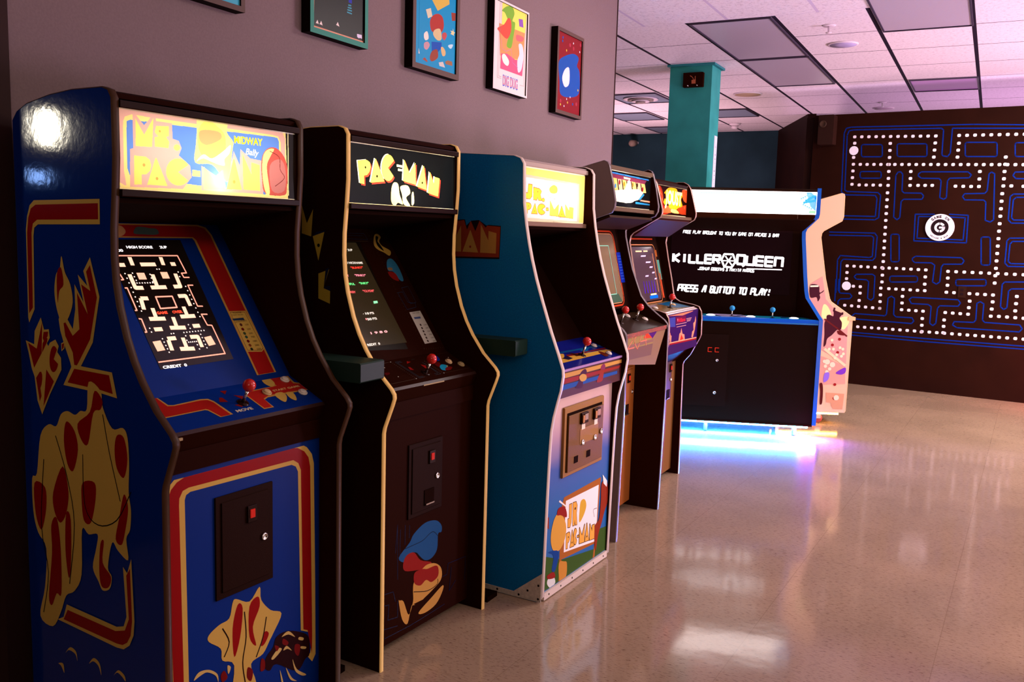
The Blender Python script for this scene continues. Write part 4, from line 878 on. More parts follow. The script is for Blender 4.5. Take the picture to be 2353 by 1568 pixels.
('d','#ece0e4',0.0155,'3420,9925,4079,9925,4738,9924,5398,9924,6057,9923,6716,9923'),
('d','#ece0e4',0.0155,'4742,9246,4750,8588,4759,7929'),
('d','#ece0e4',0.0155,'5425,7922,6072,7919,6719,7917'),
('d','#ece0e4',0.0155,'6704,7197,6714,6538,6725,5878'),
('d','#ece0e4',0.0155,'8644,9889,9310,9886,9975,9883,10641,9879,11307,9876,11972,9873,12638,9870'),
('d','#ece0e4',0.0155,'10723,9170,10702,8543,10681,7917'),
('d','#ece0e4',0.0155,'8700,7931,9355,7926,10010,7921'),
('d','#ece0e4',0.0155,'8658,7208,8658,6587,8657,5967'),
('d','#ece0e4',0.0155,'12663,9225,12639,8549,12616,7873'),
('d','#ece0e4',0.0155,'13290,7903,13964,7896,14638,7888,15312,7881'),
('d','#ece0e4',0.0155,'14605,9859,14593,9188,14582,8517'),
('d','#ece0e4',0.0155,'739,5900,1409,5902,2079,5905,2748,5907,3418,5910,4088,5912,4758,5914,5427,5917,6097,5919,6767,5922,7437,5924,8106,5927,8776,5929,9446,5931,10116,5934,10786,5936,11455,5939,12125,5941,12795,5943,13465,5946,14134,5948,14804,5951,15474,5953'),
],
'poster1':[
('p','#3aa0b8',0,'20203,21727,23377,22507,23385,21697,22080,21649,20871,21605'),
],
'poster2':[
('p','#08060a',0,'27089,23157,30137,23886,30056,21893,27055,21878'),
('k','#d08868',0.008,0,0,'27070,23271,27027,21854,30100,21850,30200,24029'),
('p','#e0ccc4',0,'27270,22138,27327,22042,27346,21992,27261,22004,27176,21999,27223,22068'),
('p','#e0ccc4',0,'27479,22146,27536,22062,27565,21989,27479,22002,27384,22006,27431,22064'),
('p','#e0ccc4',0,'28455,22309,28516,22217,28557,22151,28466,22163,28356,22178,28416,22246'),
('p','#d8c8e0',0,'29656,22103,29956,22118,29969,21973,29860,21984,29754,21950,29657,21995'),
('k','#0818a0',0.02,0,0,'29206,23788,29212,23178'),
('k','#2a8aa0',0.005,0,0,'29089,23075,29276,23092'),
('k','#2a8aa0',0.005,0,0,'29059,22981,29297,22996'),
('k','#2a8aa0',0.005,0,0,'29039,22889,29319,22900'),
('k','#2a8aa0',0.005,0,0,'29020,22797,29321,22794'),
],
'poster3':[
('p','#0e86b4',0,'34046,26715,37063,27560,36968,21873,33994,21870'),
('p','#c8a848',0,'34847,24764,36434,25013,36473,24777,35489,24269'),
('p','#a03028',1,'34880,23703,35125,23994,35580,24153,35934,24047,36008,23636,35724,23334,35206,23261,34947,23359'),
('p','#c8b080',1,'35259,23392,35718,23515,35849,23115,35503,22987,35153,23160'),
('p','#0a48a0',0,'35021,22834,35854,22963,35863,22720,35578,22484,35062,22420'),
('p','#8a3a28',1,'34902,22120,35062,22420,35459,22584,35580,22423,35530,22201,35076,21985'),
('p','#c8a870',1,'35804,22709,35979,22772,36192,22627,36169,22438,35933,22395'),
('p','#c8c0a0',0,'34532,24117,34919,24262,35059,23935,34709,23780'),
('p','#8a3828',0,'36636,24444,37031,24500,37014,24154,36711,24089'),
('p','#d8c890',0,'36576,23628,36789,23640,36814,23770,36881,23628,37004,23621,36885,23535,36918,23464,36764,23480,36612,23481,36700,23576'),
('p','#d8d0c0',1,'34425,23075,34643,23208,34759,23082,34765,22904,34544,22802,34419,22896'),
('p','#c0b8b0',0,'35652,22039,36002,22130,36189,21899,35715,21896'),
('p','#b0d0d8',1,'36421,22932,36690,23030,36843,23028,36697,22844,36515,22841'),
('p','#b04848',1,'35928,23375,36192,23458,36287,23323,36086,23100,35905,23187'),
('p','#b88890',1,'34438,22662,34713,22774,34885,22658,34667,22422,34444,22455'),
('p','#906040',0,'36179,22161,36416,22264,36781,22265,36818,22084,36243,22064'),
('p','#904030',0,'34320,21957,34511,22066,34738,21941,34684,21886'),
('p','#d8d0c0',0,'34007,22374,34095,22154,34003,22137'),
],
'poster4':[
('p','#e8d860',0,'41502,26050,44213,25995,44041,24924,43859,22739,41428,22763'),
('p','#d89058',0,'41198,24935,44036,24994,43968,23549,41394,23374'),
('p','#c85878',0,'41461,23489,42089,23603,43020,23454,43968,23549,43859,22739,41429,22746'),
('p','#78a838',1,'41453,25600,41954,25915,42554,26015,42803,25724,42595,25332,42909,25259,42725,24453,42524,23961,42069,23946,42126,24267,42465,24958,42064,25323,41751,25563'),
('p','#c85040',1,'41067,24672,41710,24974,42136,25373,42444,25300,42475,24787,42047,24321,41220,24534'),
('p','#8858a8',0,'43279,25582,43752,25647,43858,25243,43381,25216'),
('p','#c86868',1,'43097,24737,43890,24751,43745,24509,43114,24459'),
('p','#c0d0d8',1,'43361,24294,43756,24333,43950,23833,43756,23082,43370,22875,43257,23425,43470,23818'),
('p','#f0e8d0',1,'41577,23407,41868,23528,42336,23265,42200,22997,41743,23092'),
('k','#a878b0',0.002,0,0,'41458,24207,41557,23747,42008,23692,42528,23892,42720,23261,43357,23087'),
('k','#a08080',0.0015,0,0,'41280,26739,41125,22267,41567,22252'),
('k','#a08080',0.0015,0,0,'41424,26774,41266,22359,41562,22337'),
('k','#a08080',0.0015,0,0,'44119,26188,44053,22246,43609,22251'),
('t','#5868c0','DIG DUG',0.052,0.005,'n',0,'41732,21966,43388,21967'),
('t','#e09090','DIG DUG',0.046,0.001,'n',0,'41760,22004,43362,21999'),
],
'poster5':[
('p','#7a1a20',0,'48362,26066,51605,26014,51485,21663,48239,21751'),
('p','#1a4a98',1,'48550,23187,48347,24226,49026,24687,50352,25074,51129,24961,50916,24468,51336,24130,51319,22899,49827,22484,48724,22526'),
('p','#d8d0d8',1,'49207,23980,49806,24160,49881,23293,49289,23004,48889,23436'),
('d','#1a4a98',0.008,'48819,25722,48787,25521,50483,22170'),
('d','#c8a840',0.007,'49356,25090,49729,22169,51172,23082,48772,21940'),
('d','#c8c8d0',0.006,'50299,25663,51225,25333,49590,22350,49259,21906,50073,22518'),
('d','#a03040',0.012,'49816,25472,50325,25369,48756,22136,50989,22238,51316,25755'),
],
'pillar_box':[
('p','#b06040',0,'-25227,28505,-24844,28556,-24839,28182,-25210,28187'),
('k','#b06040',0.006,0,0,'-25382,28901,-25190,28785,-25054,28602,-25059,28426'),
('k','#b06040',0.006,0,0,'-24896,28840,-24894,28523'),
],
}

# ------------------------------------------------------------------ room
def nodes_mat(name):
    m = bpy.data.materials.new(name); m.use_nodes = True; nt = m.node_tree; return m, nt, nt.nodes['Principled BSDF']
def floor_mat():
    m, nt, b = nodes_mat('vinyl_tile_floor'); N = nt.nodes.new; L = nt.links.new
    tc = N('ShaderNodeTexCoord'); mp = N('ShaderNodeMapping'); mp.inputs['Scale'].default_value = (45, 170, 1); mp.inputs['Rotation'].default_value = (0, 0, .12); L(tc.outputs['Object'], mp.inputs[0])
    n1 = N('ShaderNodeTexNoise'); n1.inputs['Scale'].default_value = 1.0; n1.inputs['Detail'].default_value = 3; n1.inputs['Roughness'].default_value = .7; L(mp.outputs[0], n1.inputs[0])
    r1 = N('ShaderNodeValToRGB'); r1.color_ramp.elements[0].position = .30; r1.color_ramp.elements[0].color = (.15, .075, .045, 1); r1.color_ramp.elements[1].position = .47; r1.color_ramp.elements[1].color = (.35, .238, .155, 1); L(n1.outputs[0], r1.inputs[0])
    n2 = N('ShaderNodeTexNoise'); n2.inputs['Scale'].default_value = 2.2; n2.inputs['Detail'].default_value = 5; L(tc.outputs['Object'], n2.inputs[0])
    r2 = N('ShaderNodeMapRange'); r2.inputs[1].default_value = .3; r2.inputs[2].default_value = .7; r2.inputs[3].default_value = .88; r2.inputs[4].default_value = 1.1; L(n2.outputs[0], r2.inputs[0])
    mx = N('ShaderNodeVectorMath'); mx.operation = 'SCALE'; L(r1.outputs[0], mx.inputs[0]); L(r2.outputs[0], mx.inputs['Scale'])
    br = N('ShaderNodeTexBrick'); br.offset = 0; br.inputs['Scale'].default_value = 1; br.inputs['Brick Width'].default_value = .61; br.inputs['Row Height'].default_value = .61; br.inputs['Mortar Size'].default_value = .0018; br.inputs['Mortar Smooth'].default_value = .3
    br.inputs['Color1'].default_value = (1, 1, 1, 1); br.inputs['Color2'].default_value = (.96, .96, .96, 1); br.inputs['Mortar'].default_value = (.80, .77, .74, 1)
    mp2 = N('ShaderNodeMapping'); mp2.inputs['Rotation'].default_value = (0, 0, .04); mp2.inputs['Location'].default_value = (.2, .1, 0); L(tc.outputs['Object'], mp2.inputs[0]); L(mp2.outputs[0], br.inputs[0])
    m2 = N('ShaderNodeVectorMath'); m2.operation = 'MULTIPLY'; L(mx.outputs[0], m2.inputs[0]); L(br.outputs['Color'], m2.inputs[1]); L(m2.outputs[0], b.inputs['Base Color'])
    b.inputs['Roughness'].default_value = .10; b.inputs['Specular IOR Level'].default_value = .5
    n3 = N('ShaderNodeTexNoise'); n3.inputs['Scale'].default_value = 7; n3.inputs['Detail'].default_value = 2; L(tc.outputs['Object'], n3.inputs[0])
    bp = N('ShaderNodeBump'); bp.inputs['Strength'].default_value = .06; bp.inputs['Distance'].default_value = .01; L(n3.outputs[0], bp.inputs['Height']); L(bp.outputs[0], b.inputs['Normal'])
    return m
def ceil_mat(name, px, py, ox, oy, wx, wy, line):
    m, nt, b = nodes_mat(name); N = nt.nodes.new; L = nt.links.new
    tc = N('ShaderNodeTexCoord'); sx = N('ShaderNodeSeparateXYZ'); L(tc.outputs['Object'], sx.inputs[0]); ms = []
    for ax, p, o, wd in ((0, px, ox, wx), (1, py, oy, wy)):
        a = N('ShaderNodeMath'); a.operation = 'SUBTRACT'; L(sx.outputs[ax], a.inputs[0]); a.inputs[1].default_value = o-wd/2
        d = N('ShaderNodeMath'); d.operation = 'DIVIDE'; L(a.outputs[0], d.inputs[0]); d.inputs[1].default_value = p
        f = N('ShaderNodeMath'); f.operation = 'FRACT'; L(d.outputs[0], f.inputs[0])
        l = N('ShaderNodeMath'); l.operation = 'LESS_THAN'; L(f.outputs[0], l.inputs[0]); l.inputs[1].default_value = wd/p; ms.append(l)
    mxx = N('ShaderNodeMath'); mxx.operation = 'MAXIMUM'; L(ms[0].outputs[0], mxx.inputs[0]); L(ms[1].outputs[0], mxx.inputs[1])
    n = N('ShaderNodeTexNoise'); n.inputs['Scale'].default_value = 38; n.inputs['Detail'].default_value = 4; n.inputs['Roughness'].default_value = .8; L(tc.outputs['Object'], n.inputs[0])
    r = N('ShaderNodeValToRGB'); r.color_ramp.elements[0].position = .32; r.color_ramp.elements[0].color = (.58, .50, .54, 1); r.color_ramp.elements[1].position = .5; r.color_ramp.elements[1].color = (.82, .74, .78, 1); L(n.outputs[0], r.inputs[0])
    mc = N('ShaderNodeMix'); mc.data_type = 'RGBA'; L(mxx.outputs[0], mc.inputs[0]); L(r.outputs[0], mc.inputs[6]); mc.inputs[7].default_value = (*line, 1); L(mc.outputs[2], b.inputs['Base Color'])
    b.inputs['Roughness'].default_value = .85; b.inputs['Specular IOR Level'].default_value = .1
    bp = N('ShaderNodeBump'); bp.inputs['Strength'].default_value = .3; bp.inputs['Distance'].default_value = .004; L(n.outputs[0], bp.inputs['Height']); L(bp.outputs[0], b.inputs['Normal'])
    return m
ZC = 3.0; WX = -2.33
def struct(name, a, b, m):
    o = MB().box(a, b, m).build(name); o['kind'] = 'structure'; return o
struct('floor', (-7, -2.2, -.1), (5, 15, 0), floor_mat())
struct('ceiling', (-7, 6.60, ZC), (5, 15, ZC+.1), ceil_mat('ceiling_tile', .6225, .7465, -2.117, 6.60, .030, .012, (.015, .008, .02)))
struct('ceiling', (-7, -2.2, ZC-.004), (5, 6.60, ZC+.1), ceil_mat('ceiling_tile_front', .6225, 1.493, -1.81, 6.60, .022, .010, (.62, .52, .66)))
WALL = mat('grey_brown_paint', (.190, .128, .130), .62, .25, bump=.25, bscale=140, vary=.06)
DWALL = mat('dark_wall_paint', (.014, .0035, .002), .6, .2, vary=.2, bscale=3)
TWALL = mat('dark_teal_wall_paint', (.018, .045, .060), .7, .2, vary=.25, bscale=2)
struct('wall_left', (WX-.12, 1.53, 0), (WX, 5.79, ZC), WALL)
struct('wall_alcove', (-3.5, -1.0, 0), (-3.4, 1.53, ZC), DWALL)
struct('wall_alcove_side', (-3.4, 1.53, 0), (WX-.12, 1.60, ZC), DWALL)
struct('trim_1', (WX-.13, 1.46, 0), (WX+.012, 1.53, ZC), mat('dark_trim', (.03, .012, .01), .5, .2))
struct('trim_2', (WX-.125, 5.79, 0), (WX+.004, 5.80, ZC), mat('dark_trim', (.03, .012, .01), .5, .2))
struct('wall_back', (-7, 13.45, 0), (-2.85, 13.55, ZC), TWALL)
struct('wall_back_side', (-2.95, 9.9, 0), (-2.85, 13.45, ZC), DWALL) if False else None
# dark wall that runs back behind the painted partition
q = MB(); q.hexa([(-2.88, 13.5, 0), (-2.78, 13.5, 0), (-2.06, 11.8, 0), (-2.16, 11.8, 0), (-2.88, 13.5, ZC), (-2.78, 13.5, ZC), (-2.06, 11.8, ZC), (-2.16, 11.8, ZC)], DWALL)
q.hexa([(-2.16, 11.8, 0), (-2.06, 11.8, 0), (-1.72, 9.80, 0), (-1.80, 9.80, 0), (-2.16, 11.8, 2.7), (-2.06, 11.8, 2.7), (-1.72, 9.80, 2.7), (-1.80, 9.80, 2.7)], DWALL)
o = q.build('wall_back_side'); o['kind'] = 'structure'
struct('unseen_wall_front', (-7, -2.4, 0), (5, -2.2, ZC), WALL)  # unseen wall put in to block ambient light from behind the camera
struct('unseen_wall_right', (4.9, -2.2, 0), (5.0, 1.6, ZC), WALL)  # unseen partial wall added to keep ambient light off the foreground
struct('wall_far_left', (-7.0, 5.0, 0), (-6.9, 13.5, ZC), TWALL)
# painted partition, slightly turned
MO = Vector((-1.224, 9.717, 0)); MU = Vector((1.592, -.168, 0)).normalized(); MN = Vector((MU.y, -MU.x, 0))
mw = MB(); a_, b_ = MO-MU*.50, MO+MU*6.0; bk = -MN*.18
mw.hexa([a_, b_, b_+bk, a_+bk]+[p+Vector((0, 0, 2.715)) for p in (a_, b_, b_+bk, a_+bk)], mat('mural_wall_paint', (.016, .0035, .0015), .6, .12, vary=.15, bscale=4)); o = mw.build('wall_right'); o['kind'] = 'structure'
mural = art('wall_mural', 'mural', MO, MU, (0, 0, 1), MN, None, mf=lambda c: mat('mural_paint', c, .5, .2), step=.0008, lift=.001, clip=(-.42, 6, 0, 2.7))
tag(mural, 'maze of blue lines and white dots painted on the dark partition wall', 'mural')
# round shop badge on the mural
bd = thing('round_sign', 'round white sign with a black centre and letter G on the maze wall', 'sign', tuple(MO+MU*.760+MN*.004+Vector((0, 0, 1.605))), math.atan2(MU.y, MU.x))
def disk_y(r0, r1, y0, y1, m, n=48, a0=0, a1=360, closed=True):
    mb = MB(); v = []; f = []; k = n if a1-a0 >= 360 else n+1
    for i in range(k):
        a = math.radians(a0+(a1-a0)*i/n)
        for r, y in ((r0, y0), (r1, y0), (r1, y1), (r0, y1)): v.append((r*math.cos(a), y, r*math.sin(a)))
    for i in range(n):
        j = (i+1) % k
        for t in range(4): f.append((i*4+t, i*4+(t+1) % 4, j*4+(t+1) % 4, j*4+t))
    mb.grid(v, f, m); return mb
WS = mat('white_sign', (.80, .70, .74), .4, .3); BS = mat('black_sign', (.012, .004, .006), .4, .3)
disk_y(.0, .128, -.012, 0, WS).build('disc', bd); disk_y(0, .078, -.014, -.0121, BS).build('centre_disc', bd)
g = disk_y(.026, .047, -.016, -.0141, WS, 30, 95, 262).build('letter', bd)
mb = disk_y(.026, .047, -.016, -.0141, WS, 12, 28, 86); mb.build('letter', bd)
mb = disk_y(.026, .047, -.016, -.0141, WS, 16, 274, 366); mb.box((-.006, -.016, -.010), (.047, -.0141, .008), WS); mb.build('letter', bd)
def arc_text(txt, r, a0, a1, h, parent, m, flip=False, y=-.0126):
    mb = MB(); n = len(txt)
    for i, ch in enumerate(txt):
        if ch == ' ': continue
        a = math.radians(a0+(a1-a0)*(i+.5)/n); c = np.array((r*math.cos(a), r*math.sin(a))); up = c/r if not flip else -c/r; ux = np.array((up[1], -up[0])); wd = h*.8
        for t in text_tris(ch, (0, 0), (wd, 0), h, .002, 0):
            mb.face([(c[0]+ux[0]*(p[0]-wd/2)+up[0]*(p[1]-h/2), y, c[1]+ux[1]*(p[0]-wd/2)+up[1]*(p[1]-h/2)) for p in t], m)
    return mb.build('lettering', parent)
arc_text('GAME', .103, 140, 83, .024, bd, BS); arc_text('ON', .103, 68, 40, .024, bd, BS); arc_text('ARCADE', .104, 222, 270, .013, bd, BS, True); arc_text('&', .104, 278, 286, .013, bd, BS, True); arc_text('BAR', .104, 294, 318, .013, bd, BS, True)
# loudspeaker box at the top left corner of the mural
sp_ = thing('wall_speaker', 'small dark box speaker high at the left end of the maze wall', 'speaker', tuple(MO-MU*.345+MN*.001+Vector((0, 0, 2.41))), math.atan2(MU.y, MU.x))
MB().box((-.075, -.13, 0), (.075, 0, .29), mat('dark_box', (.022, .007, .004), .5, .3), .006).build('housing', sp_)
MB().lathe((-.03, -.131, .20), (0, -1, 0), [(0, .035), (.006, .035), (.006, .028), (.001, .02), (0, .001)], mat('speaker_ring', (.05, .025, .015), .4, .3)).build('speaker_cone', sp_)
ot = thing('wall_outlet', 'small dark switch plate on the maze wall among the lower dots', 'outlet', tuple(MO+MU*1.0+MN*.001+Vector((0, 0, 1.0))), math.atan2(MU.y, MU.x))
MB().box((-.035, -.006, -.055), (.035, 0, .055), mat('dark_box', (.022, .007, .004), .3, .4)).build('plate', ot)
for z_ in (-.02, .02): MB().box((-.012, -.009, z_-.01), (.012, -.006, z_+.01), BS).build('socket', ot)

# teal pillar
TEAL = mat('teal_paint', (.035, .30, .27), .55, .25, vary=.12, bscale=6)
pl = thing('square_pillar', 'square teal pillar with a small cap rising to the tiled ceiling', 'pillar', (-2.545, 8.305, 0))
MB().box((-.195, -.145, 0), (.195, .145, ZC-.018), TEAL).build('shaft', pl)
MB().box((-.215, -.175, ZC-.02), (.225, .175, ZC-.001), mat('teal_cap', (.03, .22, .24), .5, .3)).build('cap', pl)
bx = thing('pillar_box', 'black rectangular box with an orange cup drawing on the teal pillar', 'box', (-2.51, 8.16, 2.79))
MB().box((-.092, -.042, 0), (.092, -.001, .128), BLACK, .004).build('housing', bx)
art('picture', 'pillar_box', (2.51, -.043, -2.79), (1, 0, 0), (0, 0, 1), (0, -1, 0), bx)
for x_ in (-.045, .04): MB().lathe((x_, -.043, .012), (0, -1, 0), [(0, .006), (.006, .006), (.006, .001)], METAL, 10).build('knob', bx)
st = thing('height_chart', 'long narrow white strip sign on the right face of the teal pillar', 'sign', (-2.35, 8.385, 1.35))
MB().box((.0005, -.045, 0), (.004, .045, 1.03), mat('white_sign2', (.80, .76, .86), .4, .3)).build('strip', st)
mb = MB()
mb.box((.0041, .017, .14), (.0045, .019, .96), mat('grey_ink', (.25, .22, .3), .5))
for i in range(22): mb.box((.0042, -.012+(i % 3)*.004, .15+i*.037), (.0046, .018, .152+i*.037+(i % 4)*.003), mat('grey_ink', (.25, .22, .3), .5))
mb.build('markings', st)

# ------------------------------------------------------------------ ceiling fittings
def ceiling_light(x0, x1, y0, y1, label, col, z=ZC):
    t = thing('ceiling_light', label, 'ceiling light', ((x0+x1)/2, (y0+y1)/2, z), 0, 'unlit ceiling light panels'); hx, hy = (x1-x0)/2, (y1-y0)/2
    mb = MB(); fm = mat('light_frame', (.05, .035, .06), .5, .3); d = .012
    for a, b in (((-hx, -hy, -.014), (hx, -hy+d, 0)), ((-hx, hy-d, -.014), (hx, hy, 0)), ((-hx, -hy+d, -.014), (-hx+d, hy-d, 0)), ((hx-d, -hy+d, -.014), (hx, hy-d, 0))): mb.box(a, b, fm)
    mb.build('frame', t); MB().box((-hx+d, -hy+d, -.006), (hx-d, hy-d, -.001), col).build('diffuser', t); return t
PR = mat('prismatic_diffuser', (.46, .40, .47), .35, .4, bump=.5, bscale=120); PRV = mat('prismatic_diffuser_violet', (.36, .15, .38), .35, .4, bump=.5, bscale=120); PRB = mat('prismatic_diffuser_blue', (.22, .26, .34), .4, .4)
ceiling_light(-2.10, -1.51, 6.62, 8.08, 'large unlit grey ceiling panel, nearer of the two in line right of the pillar', PR)
ceiling_light(-2.10, -1.51, 8.11, 9.57, 'unlit grey ceiling panel just beyond the nearer one, right of the pillar', PR)
ceiling_light(-.845, -.25, 6.05, 7.33, 'large unlit bluish ceiling panel at the top right of the picture', PR, ZC-.005)
ceiling_light(-.845, -.25, 9.60, 10.32, 'violet tinted ceiling panel just above the maze wall', PRV)
ceiling_light(-3.97, -3.39, 9.62, 10.30, 'dark ceiling panel around the round vent left of the pillar', PRB)
ceiling_light(-3.34, -2.76, 11.1, 11.80, 'grey ceiling panel far behind on the right of the pillar', PRB)
ceiling_light(-4.59, -4.01, 11.1, 11.8, 'blue grey ceiling panel far behind on the left of the pillar', PRB)
ceiling_light(-4.59, -4.01, 12.6, 13.3, 'blue ceiling panel next to the back wall, left of the pillar', PRB)
CW = mat('ceiling_plastic', (.72, .62, .68), .5, .3)
def sprinkler(x, y, label, z=ZC):
    t = thing('sprinkler', label, 'sprinkler', (x, y, z), 0, 'ceiling sprinklers')
    MB().lathe((0, 0, -.008), (0, 0, 1), [(0, .02), (0, .042), (.008, .05)], CW).build('flange', t)
    MB().lathe((0, 0, -.055), (0, 0, 1), [(0, .02), (.004, .022), (.006, .006), (.05, .008)], CW, 12).build('nozzle', t)
sprinkler(-1.183, 7.04, 'white sprinkler head on the ceiling nearest the camera'); sprinkler(-1.224, 11.03, 'white sprinkler head on the ceiling just above the maze wall')
def cspk(x, y, label, col, r=.115):
    t = thing('ceiling_speaker', label, 'speaker', (x, y, ZC))
    MB().lathe((0, 0, -.010), (0, 0, 1), [(0, r-.012), (0, r), (.010, r+.004)], CW).build('rim', t)
    MB().lathe((0, 0, -.012), (0, 0, 1), [(0, .02), (.002, r-.012), (.01, r-.012)], mat('grille', col, .6, .2, bump=.6, bscale=400)).build('grille', t)
cspk(-1.183, 7.73, 'round lilac speaker grille in the ceiling behind the nearest sprinkler', (.42, .36, .58))
cspk(-2.481, 10.02, 'round beige speaker grille in the ceiling right of the pillar', (.50, .36, .25), .15)
cspk(-1.261, 11.5, 'faint round speaker grille in the ceiling right above the maze wall', (.5, .36, .45))
t = thing('ceiling_vent', 'round stepped air vent in the ceiling left of the pillar', 'vent', (-3.68, 9.96, ZC-.005))
for i, r in enumerate((.20, .15, .105, .06)): MB().lathe((0, 0, -.012-.012*i), (0, 0, 1), [(0, r-.035), (-.004, r), (.012, r-.01)], CW if i % 2 == 0 else mat('vent_dark_metal', (.3, .24, .22), .4, .4)).build('ring', t)  # every second ring in a darker metal tone
t = thing('smoke_detector', 'small smoke detector hanging from the ceiling right of the pillar, far back', 'smoke detector', (-3.245, 12.5, ZC))
MB().lathe((0, 0, -.03), (0, 0, 1), [(0, .05), (.01, .075), (.03, .08)], CW).build('base', t); MB().lathe((0, 0, -.075), (0, 0, 1), [(0, .02), (.01, .045), (.045, .045)], CW).build('chamber', t)
t = thing('security_camera', 'small dome camera on a bracket at the top of the far teal wall', 'camera', (-5.0, 13.45, 2.86))
MB().box((-.03, -.14, -.01), (.03, 0, .02), CW).build('bracket', t); MB().lathe((0, -.2, -.02), (0, -1, -.1), [(-.12, .045), (.02, .05), (.06, .035), (.065, .01)], mat('beige_plastic', (.35, .25, .2), .4)).build('housing', t)

# ------------------------------------------------------------------ posters on the left wall
def poster(key, y0, y1, z0, z1, fw, fmat, bg, label):
    cx, cz = (y0+y1)/2, (z0+z1)/2; hy, hz = (y1-y0)/2, (z1-z0)/2; T = .042
    t = thing('framed_poster', label, 'poster', (WX, cx, z0), 0, 'framed posters on the left wall')
    mb = MB(); H = 2*hz; sd = mat('frame_side', (.006, .002, .001), .6, .1)
    for a, b in (((0, -hy, 0), (T, hy, fw)), ((0, -hy, H-fw), (T, hy, H)), ((0, -hy, fw), (T, -hy+fw, H-fw)), ((0, hy-fw, fw), (T, hy, H-fw))): mb.box(a, b, sd)
    for a, b in (((-hy, 0), (hy, fw)), ((-hy, H-fw), (hy, H)), ((-hy, fw), (-hy+fw, H-fw)), ((hy-fw, fw), (hy, H-fw))): mb.box((T, a[0], a[1]), (T+.0015, b[0], b[1]), fmat)
    mb.build('frame', t); MB().box((.004, -hy+fw, fw), (T-.006, hy-fw, H-fw), printm(bg)).build('print', t)
    art('picture', key, (T-.006, -cx, -z0), (0, 1, 0), (0, 0, 1), (1, 0, 0), t, clip=(y0+fw, y1-fw, z0+fw, z1-fw)); return t
FB = mat('brown_frame', (.10, .055, .045), .5, .3)
poster('poster1', 1.975, 2.350, 2.155, 2.63, .018, FB, '#3aa0b8', 'pale cyan poster in a brown frame above the nearest cabinet, first from the left')
poster('poster2', 2.680, 3.028, 2.162, 2.63, .020, mat('green_frame', (.035, .22, .16), .5, .3), '#08060a', 'black poster with blue beam and small white arrowheads in a green frame')
poster('poster3', 3.345, 3.730, 2.148, 2.63, .024, FB, '#0e86b4', 'bright cyan poster with scattered red, blue and cream shapes in a brown frame')
poster('poster4', 4.060, 4.435, 2.165, 2.61, .010, mat('white_frame', (.72, .60, .58), .4, .3), '#dccfc8', 'white framed poster with yellow, green and pink artwork above the blue lettering')
poster('poster5', 4.800, 5.170, 2.140, 2.62, .020, FB, '#7a1a20', 'red poster with a large blue shape in a brown frame, farthest right on the wall')

# ------------------------------------------------------------------ small parts of arcade cabinets
def joystick(parent, p, n, ballm, r=.0175, h=.055, washer=True, loc=None):
    t = thing('joystick', None, None, p); t.parent = parent; n = Vector(n).normalized()
    MB().lathe((0, 0, 0), n, [(0, .005), (h, .005)], METAL, 10).build('shaft', t); MB().ball(n*(h+r*.7), r, ballm).build('ball', t)
    if washer: MB().lathe((0, 0, 0), n, [(0, .018), (.002, .017), (.003, .006)], BLACKG, 16).build('dust_washer', t)
    return t
def button(parent, p, n, m, r=.0145, rm=None):
    t = thing('push_button', None, None, p); t.parent = parent; n = Vector(n).normalized()
    MB().lathe((0, 0, 0), n, [(0, r), (.004, r), (.005, r*.82), (.0035, r*.78)], rm or m, 18).build('collar', t)
    MB().lathe((0, 0, 0), n, [(0, r*.74), (.0075, r*.74), (.009, r*.6), (.0085, .001)], m, 18).build('cap', t); return t
def lock(parent, x, y, z, r=.011):
    MB().lathe((x, y, z), (1, 0, 0), [(0, r), (.006, r), (.007, r*.7), (.004, r*.6), (.004, .001)], METAL, 16).build('lock', parent)
def side_panels(t, prof, W, th, outer, trim, nback=1, tw=None, inner=None, sheary=0):
    """two side boards cut to the profile, with an edge strip following the front"""
    for k, (a, b) in enumerate(((0, th), (W-th, W))):
        mb = MB().prism(prof, a, b, BLACK, outer if k == 0 else (inner or BLACK)) if True else None
        if k == 0:   # inner face stays black
            mb = MB(); mb.prism(prof, a, b-.0015, BLACK, outer); mb.prism(prof, b-.0014, b, BLACK, inner or BLACK)
        sp0 = mb.build('side_panel', t)
        n = len(prof); e = MB(); tw_ = tw or .0015; v = []; rng = list(range(nback, n)); P = [Vector((prof[i][0], 0, prof[i][1])) for i in rng]
        for j, p in enumerate(P):
            d = (P[min(j+1, len(P)-1)]-P[max(j-1, 0)]).normalized(); nn = Vector((-d.z, 0, d.x)); 
            for off, y in ((0, a-.0008), (tw_, a+.002), (tw_, b-.002), (0, b+.0008)): v.append((p.x+nn.x*off, y, p.z+nn.z*off))
        f = []
        for j in range(len(P)-1):
            for q in range(3): f.append((j*4+q, j*4+q+1, (j+1)*4+q+1, (j+1)*4+q))
        f += [(0, 1, 2, 3), tuple(len(v)-1-i for i in range(4))]
        e.grid(v, f, trim, True); e.build('edge_trim', sp0)
def bracket(t, x, z, W, th, m, dz=.018, dx=.008):
    mb = MB().box((x-.02, th, z-dz/2), (x+dx, W-th, z+dz/2), m, .002); return mb.build('marquee_bracket', t)
